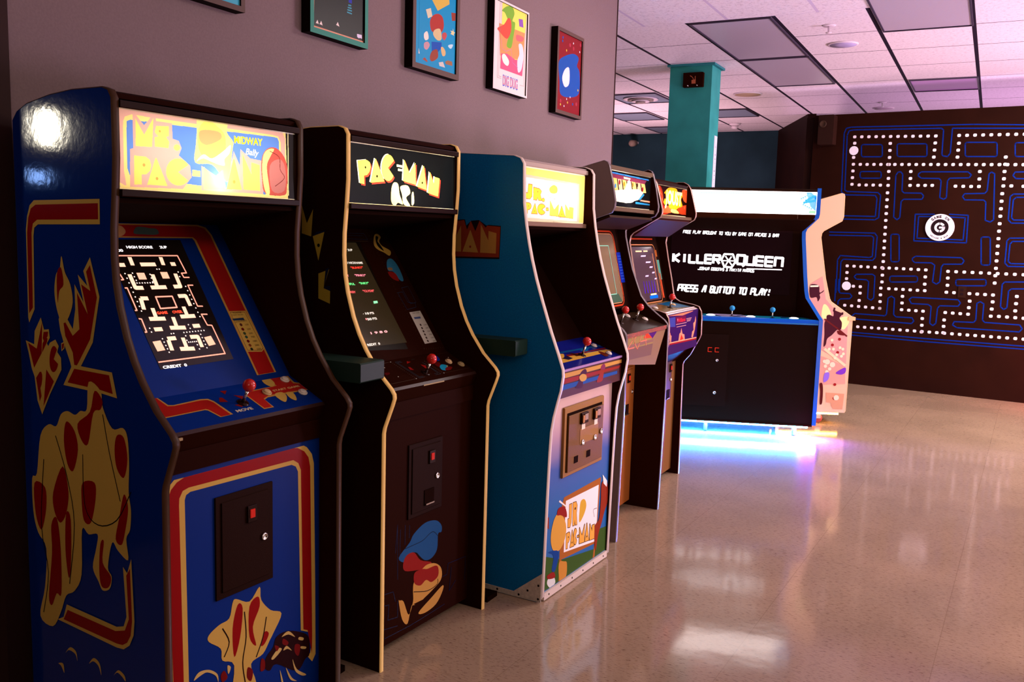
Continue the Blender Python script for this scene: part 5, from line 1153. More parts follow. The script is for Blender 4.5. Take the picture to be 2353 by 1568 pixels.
def sign_box(t, key, x, z0, z1, W, th, nx, ny, base, bulbs, tube, depth=.15):
    """a back-lit sign: translucent sheet, closed box behind it, and real lamps inside"""
    lit_panel('marquee', key, (th+.001, W-th-.001, z0, z1), nx, ny, x, base, t)
    wb = mat('sign_box_white', (.75, .7, .62), .7, .1); mb = MB()
    mb.box((x-depth-.01, th, z0-.004), (x-depth, W-th, z1+.004), wb); mb.box((x-depth, th, z0-.012), (x-.002, W-th, z0-.004), wb); mb.box((x-depth, th, z1+.004), (x-.002, W-th, z1+.012), wb)
    mb.box((x-depth, th, z0-.004), (x-.002, th+.003, z1+.004), wb); mb.box((x-depth, W-th-.003, z0-.004), (x-.002, W-th, z1+.004), wb); mb.build('sign_housing', t)
    for (y, z, d, p, r, c) in bulbs: point('sign_bulb', (x-d, y, z), p, c, r, t)
    if tube:
        p, c = tube; l = bpy.data.lights.new('sign_tube', 'AREA'); l.shape = 'RECTANGLE'; l.size = .03; l.size_y = W-2*th-.06; l.energy = p; l.color = c
        o = bpy.data.objects.new('sign_tube', l); C.objects.link(o); o.parent = t; o.location = (x-depth+.02, W/2, (z0+z1)/2); o.rotation_euler = (0, math.radians(-90), 0)

MIDWAY = [(-.56, 0), (-.56, 1.70), (-.54, 1.722), (-.497, 1.740), (-.40, 1.757), (-.31, 1.765), (-.19, 1.765), (-.168, 1.758), (-.157, 1.740), (-.156, 1.60), (-.162, 1.515), (-.170, 1.43), (-.171, 1.36), (-.166, 1.30),
          (-.154, 1.24), (-.130, 1.165), (-.105, 1.11), (-.075, 1.06), (-.025, .995), (.030, .945), (.041, .930), (.042, .918), (.034, .895), (.004, .82), (0, .80), (0, .0)]
def midway_cab(name, label, pos, ang, W, side, trim, tw, th=.02, kickm=BLACK, bezm=BLACK, cpm=BLACK):
    t = thing(name, label, 'arcade cabinet', (pos[0], pos[1], 0), math.radians(-ang))
    side_panels(t, MIDWAY, W, th, side, trim, 1, tw)
    MB().box((-.556, th, .02), (-.546, W-th, 1.70), BLACK).build('back_panel', t)
    mb = MB()
    for a, b in zip(MIDWAY[2:7], MIDWAY[3:8]): mb.slab((a[0], a[1]-.004), (b[0], b[1]-.004), th, W-th, .012, BLACK)
    mb.build('top_panel', t)
    bracket(t, -.158, 1.728, W, th, BLACKG); bracket(t, -.158, 1.517, W, th, BLACKG)
    MB().slab((-.175, 1.505), (-.515, 1.455), th, W-th, .012, DARK).build('speaker_panel', t)
    MB().slab((-.19, .99), (-.515, 1.457), th, W-th, .006, bezm).build('bezel', t)
    MB().slab((-.19, .99), (-.055, .925), th, W-th, .014, cpm).build('control_panel', t)
    mb = MB().slab((-.055, .925), (-.048, .916), th, W-th, .01, mat('worn_edge', (.03, .012, .01), .25, .5)); mb.slab((-.048, .916), (-.066, .87), th, W-th, .012, BLACK); mb.box((-.085, th, .815), (-.062, W-th, .872), BLACK); mb.build('control_box_front', t)
    MB().box((-.09, th, .03), (-.07, W-th, .818), kickm).build('front_panel', t)
    return t
bz_o, bz_d = (-.19, 0, .99), Vector((-.51+.19, 0, 1.45-.99)).normalized()
bz_n = Vector((bz_d.z, 0, -bz_d.x)); cp_d = Vector((-.055+.19, 0, .925-.99)).normalized(); cp_n = Vector((-cp_d.z, 0, cp_d.x))
def on_cp(y, t_, o=(-.19, 0, .99), d=cp_d, n=cp_n, h=.0005): return Vector(o)+d*t_+Vector((0, y, 0))+n*h
WARM = (1, .80, .42)
# --- 1: blue cabinet nearest the camera
YTR = mat('yellow_molding', (.80, .52, .15), .35, .4); BRTR = mat('brown_molding', (.045, .018, .006), .4, .3)
BLUE = mat('blue_vinyl', (.001, .020, .19), .09, .35, bump=.14, bscale=40); BLUEP = mat('blue_print', (.001, .020, .17), .4, .2)
W1 = .645
c1 = midway_cab('arcade_cabinet', 'blue arcade cabinet with yellow and red side art and pink lit sign, nearest the camera', (-1.722, 1.482), 2.67, W1, BLUE, BRTR, .003, .021, BLUEP, BLUEP, BLUEP)
art('side_art', 'ms_side', (0, -.0005, 0), (1, 0, 0), (0, 0, 1), (0, -1, 0), c1, mf=lambda c: mat('vinyl_print', c, .15, .2, bump=.14, bscale=40))
sign_box(c1, 'ms_marq', -.166, 1.528, 1.718, W1, .021, 700, 216, '#f0d890', [(.335, 1.565, .03, .34, .015, WARM)], (1.0, (1, .92, .80)))
art('bezel_art', 'ms_bezel', bz_o, (0, 1, 0), bz_d, bz_n, c1, clip=(.022, .62, 0, .60))
scr = MB(); sc = [(.187, .079), (.441, .081), (.452, .495), (.19, .495)]
scr.face([Vector(bz_o)+Vector((0, a, 0))+bz_d*b+bz_n*.001 for a, b in sc], mat('dark_screen', (.012, .007, .005), .15, .4)); s1 = scr.build('screen', c1)
art('screen_picture', 'ms_screen', bz_o, (0, 1, 0), bz_d, bz_n, s1, mf=lambda c: glowm(c, 1.05), lift=.0016, clip=(.19, .60, 0, .60))
art('panel_art', 'ms_cp', (-.19, 0, .99), (0, 1, 0), cp_d, cp_n, c1, vflip=True, clip=(.022, .622, 0, .15))
joystick(c1, on_cp(.362, .085), cp_n, REDPL, .0185, .045)
for y_, t_ in ((.584, .018), (.591, .092), (.472, .062)): button(c1, on_cp(y_, t_), cp_n, WHITEPL if y_ != .472 else mat('cream_plastic', (.62, .42, .2), .35, .5))
MB().box((-.050, .075, .905), (-.044, .10, .912), mat('bare_wood_chip', (.4, .28, .14), .7)).build('chipped_edge', c1)
art('front_art', 'ms_kick', (-.07, 0, 0), (0, 1, 0), (0, 0, 1), (1, 0, 0), c1, clip=(.022, .622, .03, .80))
def small_door(t, x, y0, y1, z0, z1, m, ins, slots=True, lockp=None, slotp=None, cup=None):
    d = MB().box((x, y0, z0), (x+.006, y1, z1), m, .002); d.box((x+.006, y0+ins, z0+ins), (x+.010, y1-ins, z1-ins), m, .002); o = d.build('coin_door', t)
    if slotp:
        for (a, b) in slotp:
            MB().box((x+.008, a-.016, b-.026), (x+.016, a+.016, b+.022), BLACKG, .002).build('coin_slot', o)
            MB().box((x+.016, a-.009, b-.012), (x+.019, a+.007, b+.012), mat('red_lens', (.42, .012, .006), .2, .5, emis=.35)).build('reject_button', o)
    if lockp: lock(o, x+.009, *lockp)
    if cup:
        a, b = cup; MB().box((x+.009, a-.028, b-.028), (x+.013, a+.028, b+.028), DARK).build('return_cup', o)
        MB().box((x+.013, a-.024, b-.026), (x+.018, a+.024, b-.021), METAL).build('return_flap', o)
    return o
DOORM = mat('black_steel_door', (.015, .0034, .0007), .6, .12, bump=.2, bscale=300)
small_door(c1, -.07, .219, .425, .434, .722, DOORM, .018, lockp=(.387, .571), slotp=[(.340, .652)])
# --- 2: black cabinet with yellow edges
W2 = .626
c2 = midway_cab('arcade_cabinet', 'black arcade cabinet with bright yellow edge strips and slanted yellow lettering, second in the row', (-1.666, 2.297), 3.5, W2, BLACK, YTR, .003, .018)
art('side_art', 'pac_side', (0, -.0005, 0), (1, 0, 0), (0, 0, 1), (0, -1, 0), c2)
sign_box(c2, 'pac_marq', -.166, 1.528, 1.718, W2, .018, 700, 216, '#06080a', [(.335, 1.572, .035, .7, .02, (1, .82, .5))], (3.2, (1, .84, .6)))
art('bezel_art', 'pac_bezel', bz_o, (0, 1, 0), bz_d, bz_n, c2, clip=(.019, .606, 0, .60))
scr = MB(); scr.face([Vector(bz_o)+Vector((0, a, 0))+bz_d*b+bz_n*.0012 for a, b in [(.190, .060), (.405, .057), (.405, .49), (.19, .49)]], mat('dim_crt_screen', (.030, .020, .008), .15, .5, emis=.35)); s2 = scr.build('screen', c2)
art('screen_picture', 'pac_screen', bz_o, (0, 1, 0), bz_d, bz_n, s2, mf=lambda c: glowm(c, .8), lift=.003, clip=(.19, .60, 0, .60))
cp2_d = Vector((-.05+.19, 0, .92-.99)).normalized()
art('panel_art', 'pac_cp', (-.19, 0, .99), (0, 1, 0), cp_d, cp_n, c2, vflip=True, clip=(.019, .606, 0, .15), lift=.001)
joystick(c2, on_cp(.353, .105), cp_n, REDPL, .0185, .045)
button(c2, on_cp(.536, .069), cp_n, mat('cream_plastic', (.62, .42, .2), .35, .5)); button(c2, on_cp(.580, .098), cp_n, mat('dull_cream_plastic', (.40, .28, .12), .35, .5))
MB().box((-.054, .28, .9125), (-.0475, .40, .9165), mat('bare_wood_chip', (.4, .28, .14), .7)).build('chipped_edge', c2)
art('front_art', 'pac_kick', (-.07, 0, 0), (0, 1, 0), (0, 0, 1), (1, 0, 0), c2, clip=(.019, .606, .03, .80))
small_door(c2, -.07, .225, .420, .445, .710, DOORM, .016, lockp=(.383, .572), slotp=[(.348, .650)], cup=(.336, .505))
# --- 3: blue cabinet with white edges
JR = [(-.56, 0.0), (-.56, 1.735), (-.43, 1.752), (-.18, 1.738), (-.152, 1.728), (-.139, 1.708), (-.137, 1.64), (-.134, 1.56), (-.122, 1.48), (-.108, 1.41), (-.092, 1.345), (-.070, 1.27), (-.044, 1.195), (.0, 1.075), (.035, .990), (.056, .935), (.058, .910), (.050, .853), (.036, .80), (.024, .75), (.015, .69), (.011, .60), (.007, .42), (0, .02), (-.02, .0)]
W3 = .635; TH = .02
BLU3 = mat('worn_blue_side', (.002, .14, .36), .45, .3, bump=.15, bscale=200, vary=.18); WTR = mat('white_molding', (.62, .50, .42), .4, .4)
c3 = thing('arcade_cabinet', 'blue sided arcade cabinet with white edge strips, pale front artwork and a dark screen', 'arcade cabinet', (-1.46, 3.08, 0), math.radians(-2.5))
side_panels(c3, JR, W3, TH, BLU3, WTR, 1, .003)
art('side_art', 'jr_side', (0, -.0005, 0), (1, 0, 0), (0, 0, 1), (0, -1, 0), c3, clip=(-.555, -.1, .3, 1.72))
MB().box((-.556, TH, .02), (-.546, W3-TH, 1.73), BLACK).build('back_panel', c3)
MB().slab((-.43, 1.745), (-.17, 1.730), TH, W3-TH, .012, mat('pale_top_board', (.30, .22, .2), .6)).build('top_panel', c3)
sign_box(c3, 'jr_marq', -.176, 1.497, 1.700, W3, TH, 500, 180, '#ffe890', [(.50, 1.62, .05, .30, .02, (1, .88, .6))], (.85, (1, .90, .78)))
bracket(c3, -.170, 1.714, W3, TH, mat('pale_bracket', (.40, .30, .25), .5)); bracket(c3, -.170, 1.483, W3, TH, mat('brown_bracket', (.20, .11, .07), .5))
MB().slab((-.19, 1.474), (-.48, 1.43), TH, W3-TH, .012, DARK).build('speaker_panel', c3)
MB().slab((-.16, .99), (-.48, 1.432), TH, W3-TH, .006, DARK).build('bezel', c3)
MB().slab((-.17, .993), (-.485, 1.43), .19, .445, .004, mat('dark_screen_off', (.008, .002, .001), .4, .1)).build('screen', c3)
j_d = Vector((.03+.16, 0, .925-.99)).normalized(); j_n = Vector((-j_d.z, 0, j_d.x)); NAVY = mat('navy_panel', (.004, .008, .16), .3, .4)
MB().slab((-.16, .99), (.03, .925), TH, W3-TH, .014, NAVY).build('control_panel', c3)
art('panel_art', 'jr_cp', (-.16, 0, .99), (0, 1, 0), j_d, j_n, c3, vflip=True, clip=(TH, W3-TH, 0, .2))
mb = MB().box((.0, TH, .815), (.033, W3-TH, .924), mat('maroon_panel', (.05, .006, .008), .35, .4)); mb.box((.030, TH, .917), (.036, W3-TH, .926), mat('lilac_edge', (.36, .2, .42), .25, .5)); mb.build('control_box_front', c3)
art('panel_front_art', 'jr_cpfront', (.034, 0, 0), (0, 1, 0), (0, 0, 1), (1, 0, 0), c3, clip=(TH, W3-TH, .817, .915))
def onj(y, t_): return Vector((-.16, y, .99))+j_d*t_+j_n*.001
joystick(c3, onj(.353, .135), j_n, REDPL, .0185, .05)
for y_, t_ in ((.560, .088), (.552, .168)): button(c3, onj(y_, t_), j_n, WHITEPL)
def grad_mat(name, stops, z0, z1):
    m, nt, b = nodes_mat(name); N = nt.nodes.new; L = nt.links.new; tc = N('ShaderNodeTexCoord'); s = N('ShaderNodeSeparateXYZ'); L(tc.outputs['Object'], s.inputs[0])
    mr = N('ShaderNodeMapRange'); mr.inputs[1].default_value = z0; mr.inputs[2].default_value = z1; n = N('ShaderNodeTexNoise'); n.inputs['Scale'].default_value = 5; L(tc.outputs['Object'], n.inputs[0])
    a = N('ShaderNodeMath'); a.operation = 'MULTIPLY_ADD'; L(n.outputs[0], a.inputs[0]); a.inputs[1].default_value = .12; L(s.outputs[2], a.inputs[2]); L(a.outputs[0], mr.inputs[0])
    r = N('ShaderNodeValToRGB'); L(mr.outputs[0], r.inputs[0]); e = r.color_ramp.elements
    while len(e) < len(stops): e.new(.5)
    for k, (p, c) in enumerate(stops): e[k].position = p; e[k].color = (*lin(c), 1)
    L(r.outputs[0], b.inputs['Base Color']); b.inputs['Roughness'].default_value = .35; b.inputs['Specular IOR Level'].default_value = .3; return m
MB().box((-.03, TH, .03), (-.006, W3-TH, .817), grad_mat('sky_print_lit_top', [(0, '#0a5a98'), (.42, '#0c5c9c'), (.62, '#34549c'), (.80, '#b08a9c'), (1, '#e2bca8')], .05, .88)).build('front_panel', c3)  # blue sky print with pinkish light painted into its upper colours
art('front_art', 'jr_kick', (-.006, 0, 0), (0, 1, 0), (0, 0, 1), (1, 0, 0), c3, clip=(TH, W3-TH, .035, .80))
OCH = mat('ochre_painted_steel', (.30, .13, .025), .5, .4, bump=.3, bscale=300); OCHD = mat('brown_painted_steel', (.16, .062, .010), .5, .4, bump=.3, bscale=300)
d = MB().box((-.006, .140, .472), (.006, .508, .760), OCH, .004); d.box((.006, .160, .492), (.0075, .488, .735), DARK); d.box((.0075, .164, .492), (.014, .488, .725), OCHD, .002); d = d.build('coin_door', c3)
for y_ in (.292, .412):
    MB().box((.014, y_-.030, .675), (.024, y_+.030, .722), BLACKG, .003).build('coin_slot', d); MB().box((.024, y_-.008, .690), (.027, y_+.022, .716), METAL).build('slot_plate', d); MB().box((.024, y_-.026, .682), (.0275, y_-.012, .712), mat('amber_lens', (.5, .2, .05), .3, .5)).build('reject_button', d)
    MB().box((.0142, y_-.016, .650), (.0165, y_+.016, .672), mat('price_card', (.78, .62, .45), .5)).build('price_card', d)
MB().box((.0142, .265, .590), (.0155, .44, .655), OCH).build('service_plate', d)
for y_, z_ in ((.468, .611), (.405, .596), (.288, .596)): lock(d, .0145, y_, z_, .012)
for y_, z_ in ((.352, .536), (.236, .534)): MB().box((.0142, y_-.018, z_-.014), (.0155, y_+.018, z_+.014), DARK).build('return_opening', d)
mb = MB().box((-.01, TH, .004), (.003, W3-TH, .032), WTR)
for i in range(6): mb.lathe((.003, .06+i*.103, .018), (1, 0, 0), [(0, .004), (.0015, .003), (.0015, .0005)], DARK, 8)
mb.build('kick_strip', c3)
mb = MB(); mb.prism([(-.27, .004), (-.13, .002), (0, .003), (0, .12), (-.125, .022), (-.27, .024)], -.0035, -.0005, mat('scuffed_white_metal', (.52, .44, .36), .45, .5, bump=.4, bscale=90, vary=.15))
for x_, z_ in ((-.012, .015), (-.012, .07), (-.06, .04), (-.10, .014), (-.2, .014)): mb.lathe((x_, -.0035, z_), (0, -1, 0), [(0, .005), (.002, .003), (.002, .0005)], DARK, 8)
mb.build('corner_bracket', c3)
# --- 4: grey sided cabinet with overhanging sign
AST = [(-.62, 0), (-.62, 1.655), (-.16, 1.778), (-.135, 1.785), (-.118, 1.778), (-.108, 1.762), (-.090, 1.69), (-.073, 1.60), (-.074, 1.575), (-.088, 1.55), (-.225, 1.502), (-.24, 1.490), (-.247, 1.470), (-.245, 1.44), (-.225, 1.36), (-.20, 1.27), (-.172, 1.20), (-.145, 1.134), (-.105, 1.085), (-.057, 1.047), (-.01, 1.014), (.004, .998), (.011, .975), (.012, .64), (0, 0)]
W4 = .622; GTR = mat('grey_molding', (.12, .085, .09), .3, .5); GSIDE = mat('grey_beige_side', (.23, .145, .125), .6, .25, bump=.2, bscale=250)
c4 = thing('arcade_cabinet', 'arcade cabinet with grey side, brown front and joystick panel, fourth in the row', 'arcade cabinet', (-1.47, 3.90, 0), 0)
side_panels(c4, AST, W4, .018, GSIDE, GTR, 1, .002)
MB().box((-.616, .018, .02), (-.606, W4-.018, 1.65), BLACK).build('back_panel', c4)
MB().slab((-.60, 1.655), (-.15, 1.775), .018, W4-.018, .012, BLACK).build('top_panel', c4)
MB().slab((-.24, 1.488), (-.105, 1.54), .018, W4-.018, .012, mat('dark_brown_board', (.03, .010, .004), .6, .1)).build('speaker_panel', c4)
sign_box(c4, 'ast_marq', -.118, 1.583, 1.745, W4, .018, 400, 130, '#101018', [(.30, 1.625, .04, .55, .015, (1, .9, .6))], (.9, (1, .88, .75)), .13)
MB().box((-.145, .018, 1.748), (-.108, W4-.018, 1.768), mat('tan_bracket', (.10, .055, .028), .4, .4)).build('marquee_bracket', c4); MB().box((-.135, .018, 1.560), (-.092, W4-.018, 1.578), mat('tan_bracket', (.10, .055, .028), .4, .4)).build('marquee_bracket', c4)
a_o = Vector((-.20, 0, 1.075)); a_d = Vector((-.30+.20, 0, 1.50-1.075)).normalized(); a_n = Vector((a_d.z, 0, -a_d.x))
MB().slab((-.20, 1.075), (-.30, 1.50), .018, W4-.018, .006, DARK).build('bezel', c4)
def rrect(y0, y1, v0, v1, r, n=5):
    P = []
    for cx, cz, a0 in ((y1-r, v1-r, 0), (y0+r, v1-r, 90), (y0+r, v0+r, 180), (y1-r, v0+r, 270)):
        for i in range(n+1): a = math.radians(a0+90*i/n); P.append((cx+r*math.cos(a), cz+r*math.sin(a)))
    return P
def plate(name, P, O, d, n, h, m, par):
    mb = MB(); mb.face([O+Vector((0, y, 0))+d*v+n*h for y, v in P], m); return mb.build(name, par)
def line(mb, P, wd, O, d, n, h, m, closed=1):
    for q in stroke(P, wd, closed): mb.face([O+Vector((0, y, 0))+d*v+n*h for y, v in q], m)
def bezel_lines(par, O, d, n, sets, name='bezel_art'):
    mb = MB()
    for P, wd, m, h in sets: line(mb, P, wd, O, d, n, h, m)
    return mb.build(name, par)
s4 = plate('screen', rrect(.11, .512, .03, .385, .03), a_o, a_d, a_n, .002, mat('olive_screen', (.20, .13, .07), .08, .6), c4)
mb = MB(); mb.face([a_o+Vector((0, y, 0))+a_d*v+a_n*.003 for y, v in ((.11, .03), (.50, .03), (.46, .075), (.11, .075))], mat('green_screen_edge', (.05, .10, .06), .2, .4)); line(mb, [(.13, .075), (.435, .075), (.435, .325), (.13, .325)], .004, a_o, a_d, a_n, .0035, glowm('#70a890', .7)); mb.build('screen_picture', s4)
bezel_lines(c4, a_o, a_d, a_n, [(rrect(.095, .530, .015, .40, .045), .009, printm('#b03818'), .002), (rrect(.110, .515, .028, .387, .035), .004, printm('#c88858'), .003)])
mb = MB(); mb.face([a_o+Vector((0, y, 0))+a_d*v+a_n*.003 for y, v in ((.528, .13), (.585, .13), (.585, .29), (.528, .29))], printm('#08208a'))
for i in range(9): mb.face([a_o+Vector((0, y, 0))+a_d*v+a_n*.004 for y, v in ((.535, .148+i*.015), (.578, .148+i*.015), (.578, .151+i*.015), (.535, .151+i*.015))], printm('#3050b0'))
mb.build('instruction_card', c4)
MB().slab((-.17, 1.05), (0, .99), .018, W4-.018, .014, mat('brown_black_panel', (.018, .008, .003), .35, .3)).build('control_panel', c4)
k_d = Vector((.17, 0, -.06)).normalized(); k_n = Vector((.06, 0, .17)).normalized()
for y_, t_ in ((.205, .075), (.415, .075)): joystick(c4, Vector((-.17, y_, 1.05))+k_d*t_+k_n*.001, k_n, REDPL, .0185, .055)
for y_, t_ in ((.405, .03), (.515, .09)): button(c4, Vector((-.17, y_, 1.05))+k_d*t_+k_n*.001, k_n, WHITEPL, .017)
mb = MB(); mb.box((-.02, .018, .972), (.006, W4-.02, .992), mat('chrome_edge', (.35, .26, .2), .2, .5, .8, bump=1, bscale=90))
mb.hexa([(-.015, .018, .85), (-.015, .46, .80), (0, .46, .80), (0, .018, .85), (-.02, .018, .972), (-.02, .602, .972), (0, .602, .972), (0, .018, .972)], mat('tan_panel', (.20, .12, .06), .35, .4)); mb.build('control_box_front', c4)
art('panel_front_art', 'ast_cpfront', (.0002, 0, 0), (0, 1, 0), (0, 0, 1), (1, 0, 0), c4, clip=(.019, .60, .79, .972))
BRN = mat('orange_brown_front', (.27, .075, .012), .5, .35, bump=.35, bscale=260); BRND = mat('brown_front', (.17, .065, .014), .5, .35, bump=.35, bscale=260)
MB().box((-.18, .018, .03), (-.16, W4-.018, .97), BRN).build('front_panel', c4)
o = small_door(c4, -.16, .34, .562, .505, .765, BRN, .012, lockp=(.545, .632), slotp=[(.490, .712)], cup=(.475, .545))
# --- 5: last cabinet of the row
JOU = [(-.60, 0), (-.60, 1.70), (-.09, 1.768), (-.055, 1.768), (-.03, 1.755), (-.012, 1.730), (.008, 1.66), (.026, 1.59), (.027, 1.570), (.018, 1.550), (-.13, 1.462), (-.145, 1.445), (-.150, 1.41), (-.13, 1.31), (-.105, 1.20), (-.085, 1.10), (-.070, 1.075), (-.045, 1.060), (.04, 1.046), (.075, 1.036), (.09, 1.01), (.096, .97), (.097, .87), (.090, .85), (.037, .745), (0, .70), (-.006, .68), (0, 0)]
W5 = .635; CTR = mat('copper_molding', (.30, .16, .12), .3, .5, .3)
c5 = thing('arcade_cabinet', 'dark arcade cabinet with purple control panel front and flaming sign, last in the row', 'arcade cabinet', (-1.60, 4.66, 0), 0)
side_panels(c5, JOU, W5, .018, BLACK, CTR, 1, .002)
MB().box((-.596, .018, .02), (-.586, W5-.018, 1.69), BLACK).build('back_panel', c5)
MB().slab((-.59, 1.70), (-.09, 1.765), .018, W5-.018, .012, BLACK).build('top_panel', c5)
MB().slab((-.14, 1.455), (-.01, 1.545), .018, W5-.018, .012, mat('dark_red_board', (.045, .006, .004), .5, .2)).build('speaker_panel', c5)
sign_box(c5, 'jou_marq', -.032, 1.568, 1.722, W5, .018, 360, 110, '#1c0606', [(.335, 1.65, .035, .4, .015, (1, .92, .65))], (1.3, (1, .85, .65)), .12)
MB().box((-.060, .018, 1.726), (-.025, W5-.018, 1.745), BLACKG).build('marquee_bracket', c5); MB().box((-.05, .018, 1.545), (.004, W5-.018, 1.562), mat('tan_bracket', (.10, .055, .028), .4, .4)).build('marquee_bracket', c5)
b_o = Vector((-.12, 0, 1.062)); b_d = Vector((-.09, 0, .39)).normalized(); b_n = Vector((b_d.z, 0, -b_d.x))
MB().slab((-.12, 1.062), (-.21, 1.452), .018, W5-.018, .006, DARK).build('bezel', c5)
s5 = plate('screen', rrect(.13, .515, .015, .330, .025), b_o, b_d, b_n, .002, mat('purple_screen', (.055, .028, .035), .1, .5, emis=.25), c5)
mb = MB(); f = lambda q, m, h=.003: mb.face([b_o+Vector((0, y, 0))+b_d*v+b_n*h for y, v in q], m)
for y_, v_, l_ in ((.27, .272, .08), (.335, .235, .08), (.385, .205, .05), (.415, .172, .04), (.29, .155, .05), (.44, .135, .035)): f([(y_, v_), (y_+l_, v_), (y_+l_+.01, v_+.008), (y_+.01, v_+.008)], glowm('#c8a0d8', .8))
f([(.2, .30), (.30, .30), (.30, .308), (.2, .308)], glowm('#e8b080', .8)); f([(.33, .30), (.40, .30), (.40, .308), (.33, .308)], glowm('#e8b080', .8)); f([(.33, .045), (.43, .045), (.43, .054), (.33, .054)], glowm('#ffc090', .9)); f([(.31, .025), (.45, .025), (.45, .043), (.31, .043)], glowm('#0850b0', .8))
for i in range(5): f([(.24+i*.045, .06), (.252+i*.045, .06), (.25+i*.045, .13), (.245+i*.045, .13)], glowm('#4018a0', .6))
f([(.475, .06), (.480, .06), (.480, .29), (.475, .29)], glowm('#c88050', .6)); mb.build('screen_picture', s5)
bezel_lines(c5, b_o, b_d, b_n, [(rrect(.115, .530, .003, .342, .03), .006, printm('#c07848'), .002)])
mb = MB(); f([(.1, .372), (.52, .372), (.52, .380), (.1, .380)], printm('#c04020')); f([(.54, .02), (.565, .02), (.56, .17), (.54, .17)], printm('#b04020')); f([(.54, .27), (.555, .27), (.555, .31), (.54, .31)], printm('#b05820')); mb.build('bezel_stripe', c5)
plate('instruction_card', [(.535, .13), (.575, .13), (.575, .25), (.535, .25)], b_o, b_d, b_n, .003, printm('#4a8070'), c5)
MB().slab((-.12, 1.06), (.06, 1.030), .018, W5-.018, .014, mat('olive_panel', (.18, .10, .03), .25, .5)).build('control_panel', c5)
l_d = Vector((.18, 0, -.03)).normalized(); l_n = Vector((.03, 0, .18)).normalized()
plate('panel_art', [(.36, .02), (.60, .02), (.60, .155), (.40, .13)], Vector((-.12, 0, 1.06)), l_d, l_n, .001, printm('#0a5078'), c5)
joystick(c5, Vector((-.12, .335, 1.06))+l_d*.110+l_n*.001, l_n, REDPL, .0185, .05)
button(c5, Vector((-.12, .480, 1.06))+l_d*.08+l_n*.001, l_n, mat('cream_plastic', (.62, .42, .2), .35, .5), .018); button(c5, Vector((-.12, .16, 1.06))+l_d*.08+l_n*.001, l_n, WHITEPL, .018)
mb = MB(); mb.box((.03, .018, .80), (.074, W5-.018, 1.024), mat('violet_panel', (.018, .004, .06), .3, .4)); mb.slab((.045, 1.036), (.0735, 1.022), .018, W5-.018, .012, mat('pale_edge', (.62, .48, .50), .2, .5)); mb.build('control_box_front', c5)
art('panel_front_art', 'jou_cpfront', (.0745, 0, 0), (0, 1, 0), (0, 0, 1), (1, 0, 0), c5, clip=(.019, .616, .80, 1.02))
MB().slab((.045, .80), (-.05, .70), .018, W5-.018, .01, BLACK).build('panel_underside', c5)
MB().box((-.07, .018, .03), (-.05, W5-.018, .80), BRND).build('front_panel', c5)
small_door(c5, -.05, .36, .530, .48, .745, mat('brown_steel', (.06, .03, .014), .4, .4), .012, lockp=(.500, .600), slotp=[(.490, .672)], cup=(.46, .515))
# --- drink shelves in the gaps between cabinets
GRN = mat('dark_green_shelf', (.012, .030, .020), .45, .3)
def shelf(x0, x1, y0, y1, label):
    t = thing('drink_shelf', label, 'shelf', ((x0+x1)/2, (y0+y1)/2, 0), 0, 'drink shelves between the cabinets'); hx, hy = (x1-x0)/2, (y1-y0)/2
    MB().box((-hx, -hy, .985), (hx, hy, 1.045), GRN, .004).build('shelf_top', t)
    MB().box((-.06, -.025, .02), (-.01, .025, .985), DARK).build('post', t); MB().box((-.14, -.04, 0), (.08, .04, .02), DARK).build('foot', t)
    return t
shelf(-2.06, -1.640, 2.150, 2.268, 'dark green drink shelf between the nearest blue cabinet and the black cabinet')
shelf(-1.90, -1.545, 2.965, 3.062, 'dark green drink shelf between the black cabinet and the white edged blue cabinet')

# ------------------------------------------------------------------ large two-part game at the back
KP = Vector((-1.0535, 6.8244, 0)); KA = math.radians(-70.6775); KW = 1.30
kq = thing('arcade_cabinet', 'very wide arcade cabinet with white lit sign and blue glow underneath, facing the camera', 'arcade cabinet', KP, KA)
# local: +X faces the camera side, +Y points to the right; body spans y -KW..0
KPROF = [(-.36, .095), (-.36, 1.80), (-.125, 1.825), (-.125, 1.64), (-.135, 1.61), (-.27, 1.53), (-.285, 1.505), (-.282, 1.46), (-.23, 1.18), (-.205, 1.07), (-.185, 1.02), (0, .875), (0, .84), (0, .095)]
BTR = mat('blue_molding', (.004, .10, .50), .25, .5)
def splay(name, y, sg, outer, par):
    mb = MB(); n = len(KPROF); T = .02; f = lambda x, z, o: (x, y+sg*(.4*x)-o, z)
    v = [f(x, z, 0) for x, z in KPROF]+[f(x, z, sg*T) for x, z in KPROF]; tri = tessellate_polygon([[Vector((x, z, 0)) for x, z in KPROF]])
    mb.grid(v, [tuple(t) for t in tri], outer if sg > 0 else BLACK); mb.grid([f(x, z, sg*T*.5) for x, z in KPROF]+v[n:], [tuple(n+k for k in t) for t in tri], BLACK); mb.grid(v, [(i, (i+1) % n, n+(i+1) % n, n+i) for i in range(n)], BLACK); sp = mb.build(name, par)
    e = MB(); v = []; P = KPROF[2:]
    for j, (x, z) in enumerate(P):
        for dx, oo in ((-.004, -.004*sg), (.006, -.004*sg), (.006, sg*(T+.004)), (-.004, sg*(T+.004))): a = f(x, z, oo); v.append((a[0]+dx, a[1], a[2]))
    e.grid(v, [(j*4+q, j*4+(q+1) % 4, (j+1)*4+(q+1) % 4, (j+1)*4+q) for j in range(len(P)-1) for q in range(4)], BTR); e.build('edge_trim', sp); return sp
splay('side_panel', 0, 1, mat('pale_gold_side', (.6, .42, .28), .4, .3), kq); splay('side_panel', -KW, -1, BLACK, kq)
def yl(x): return .4*x-.022
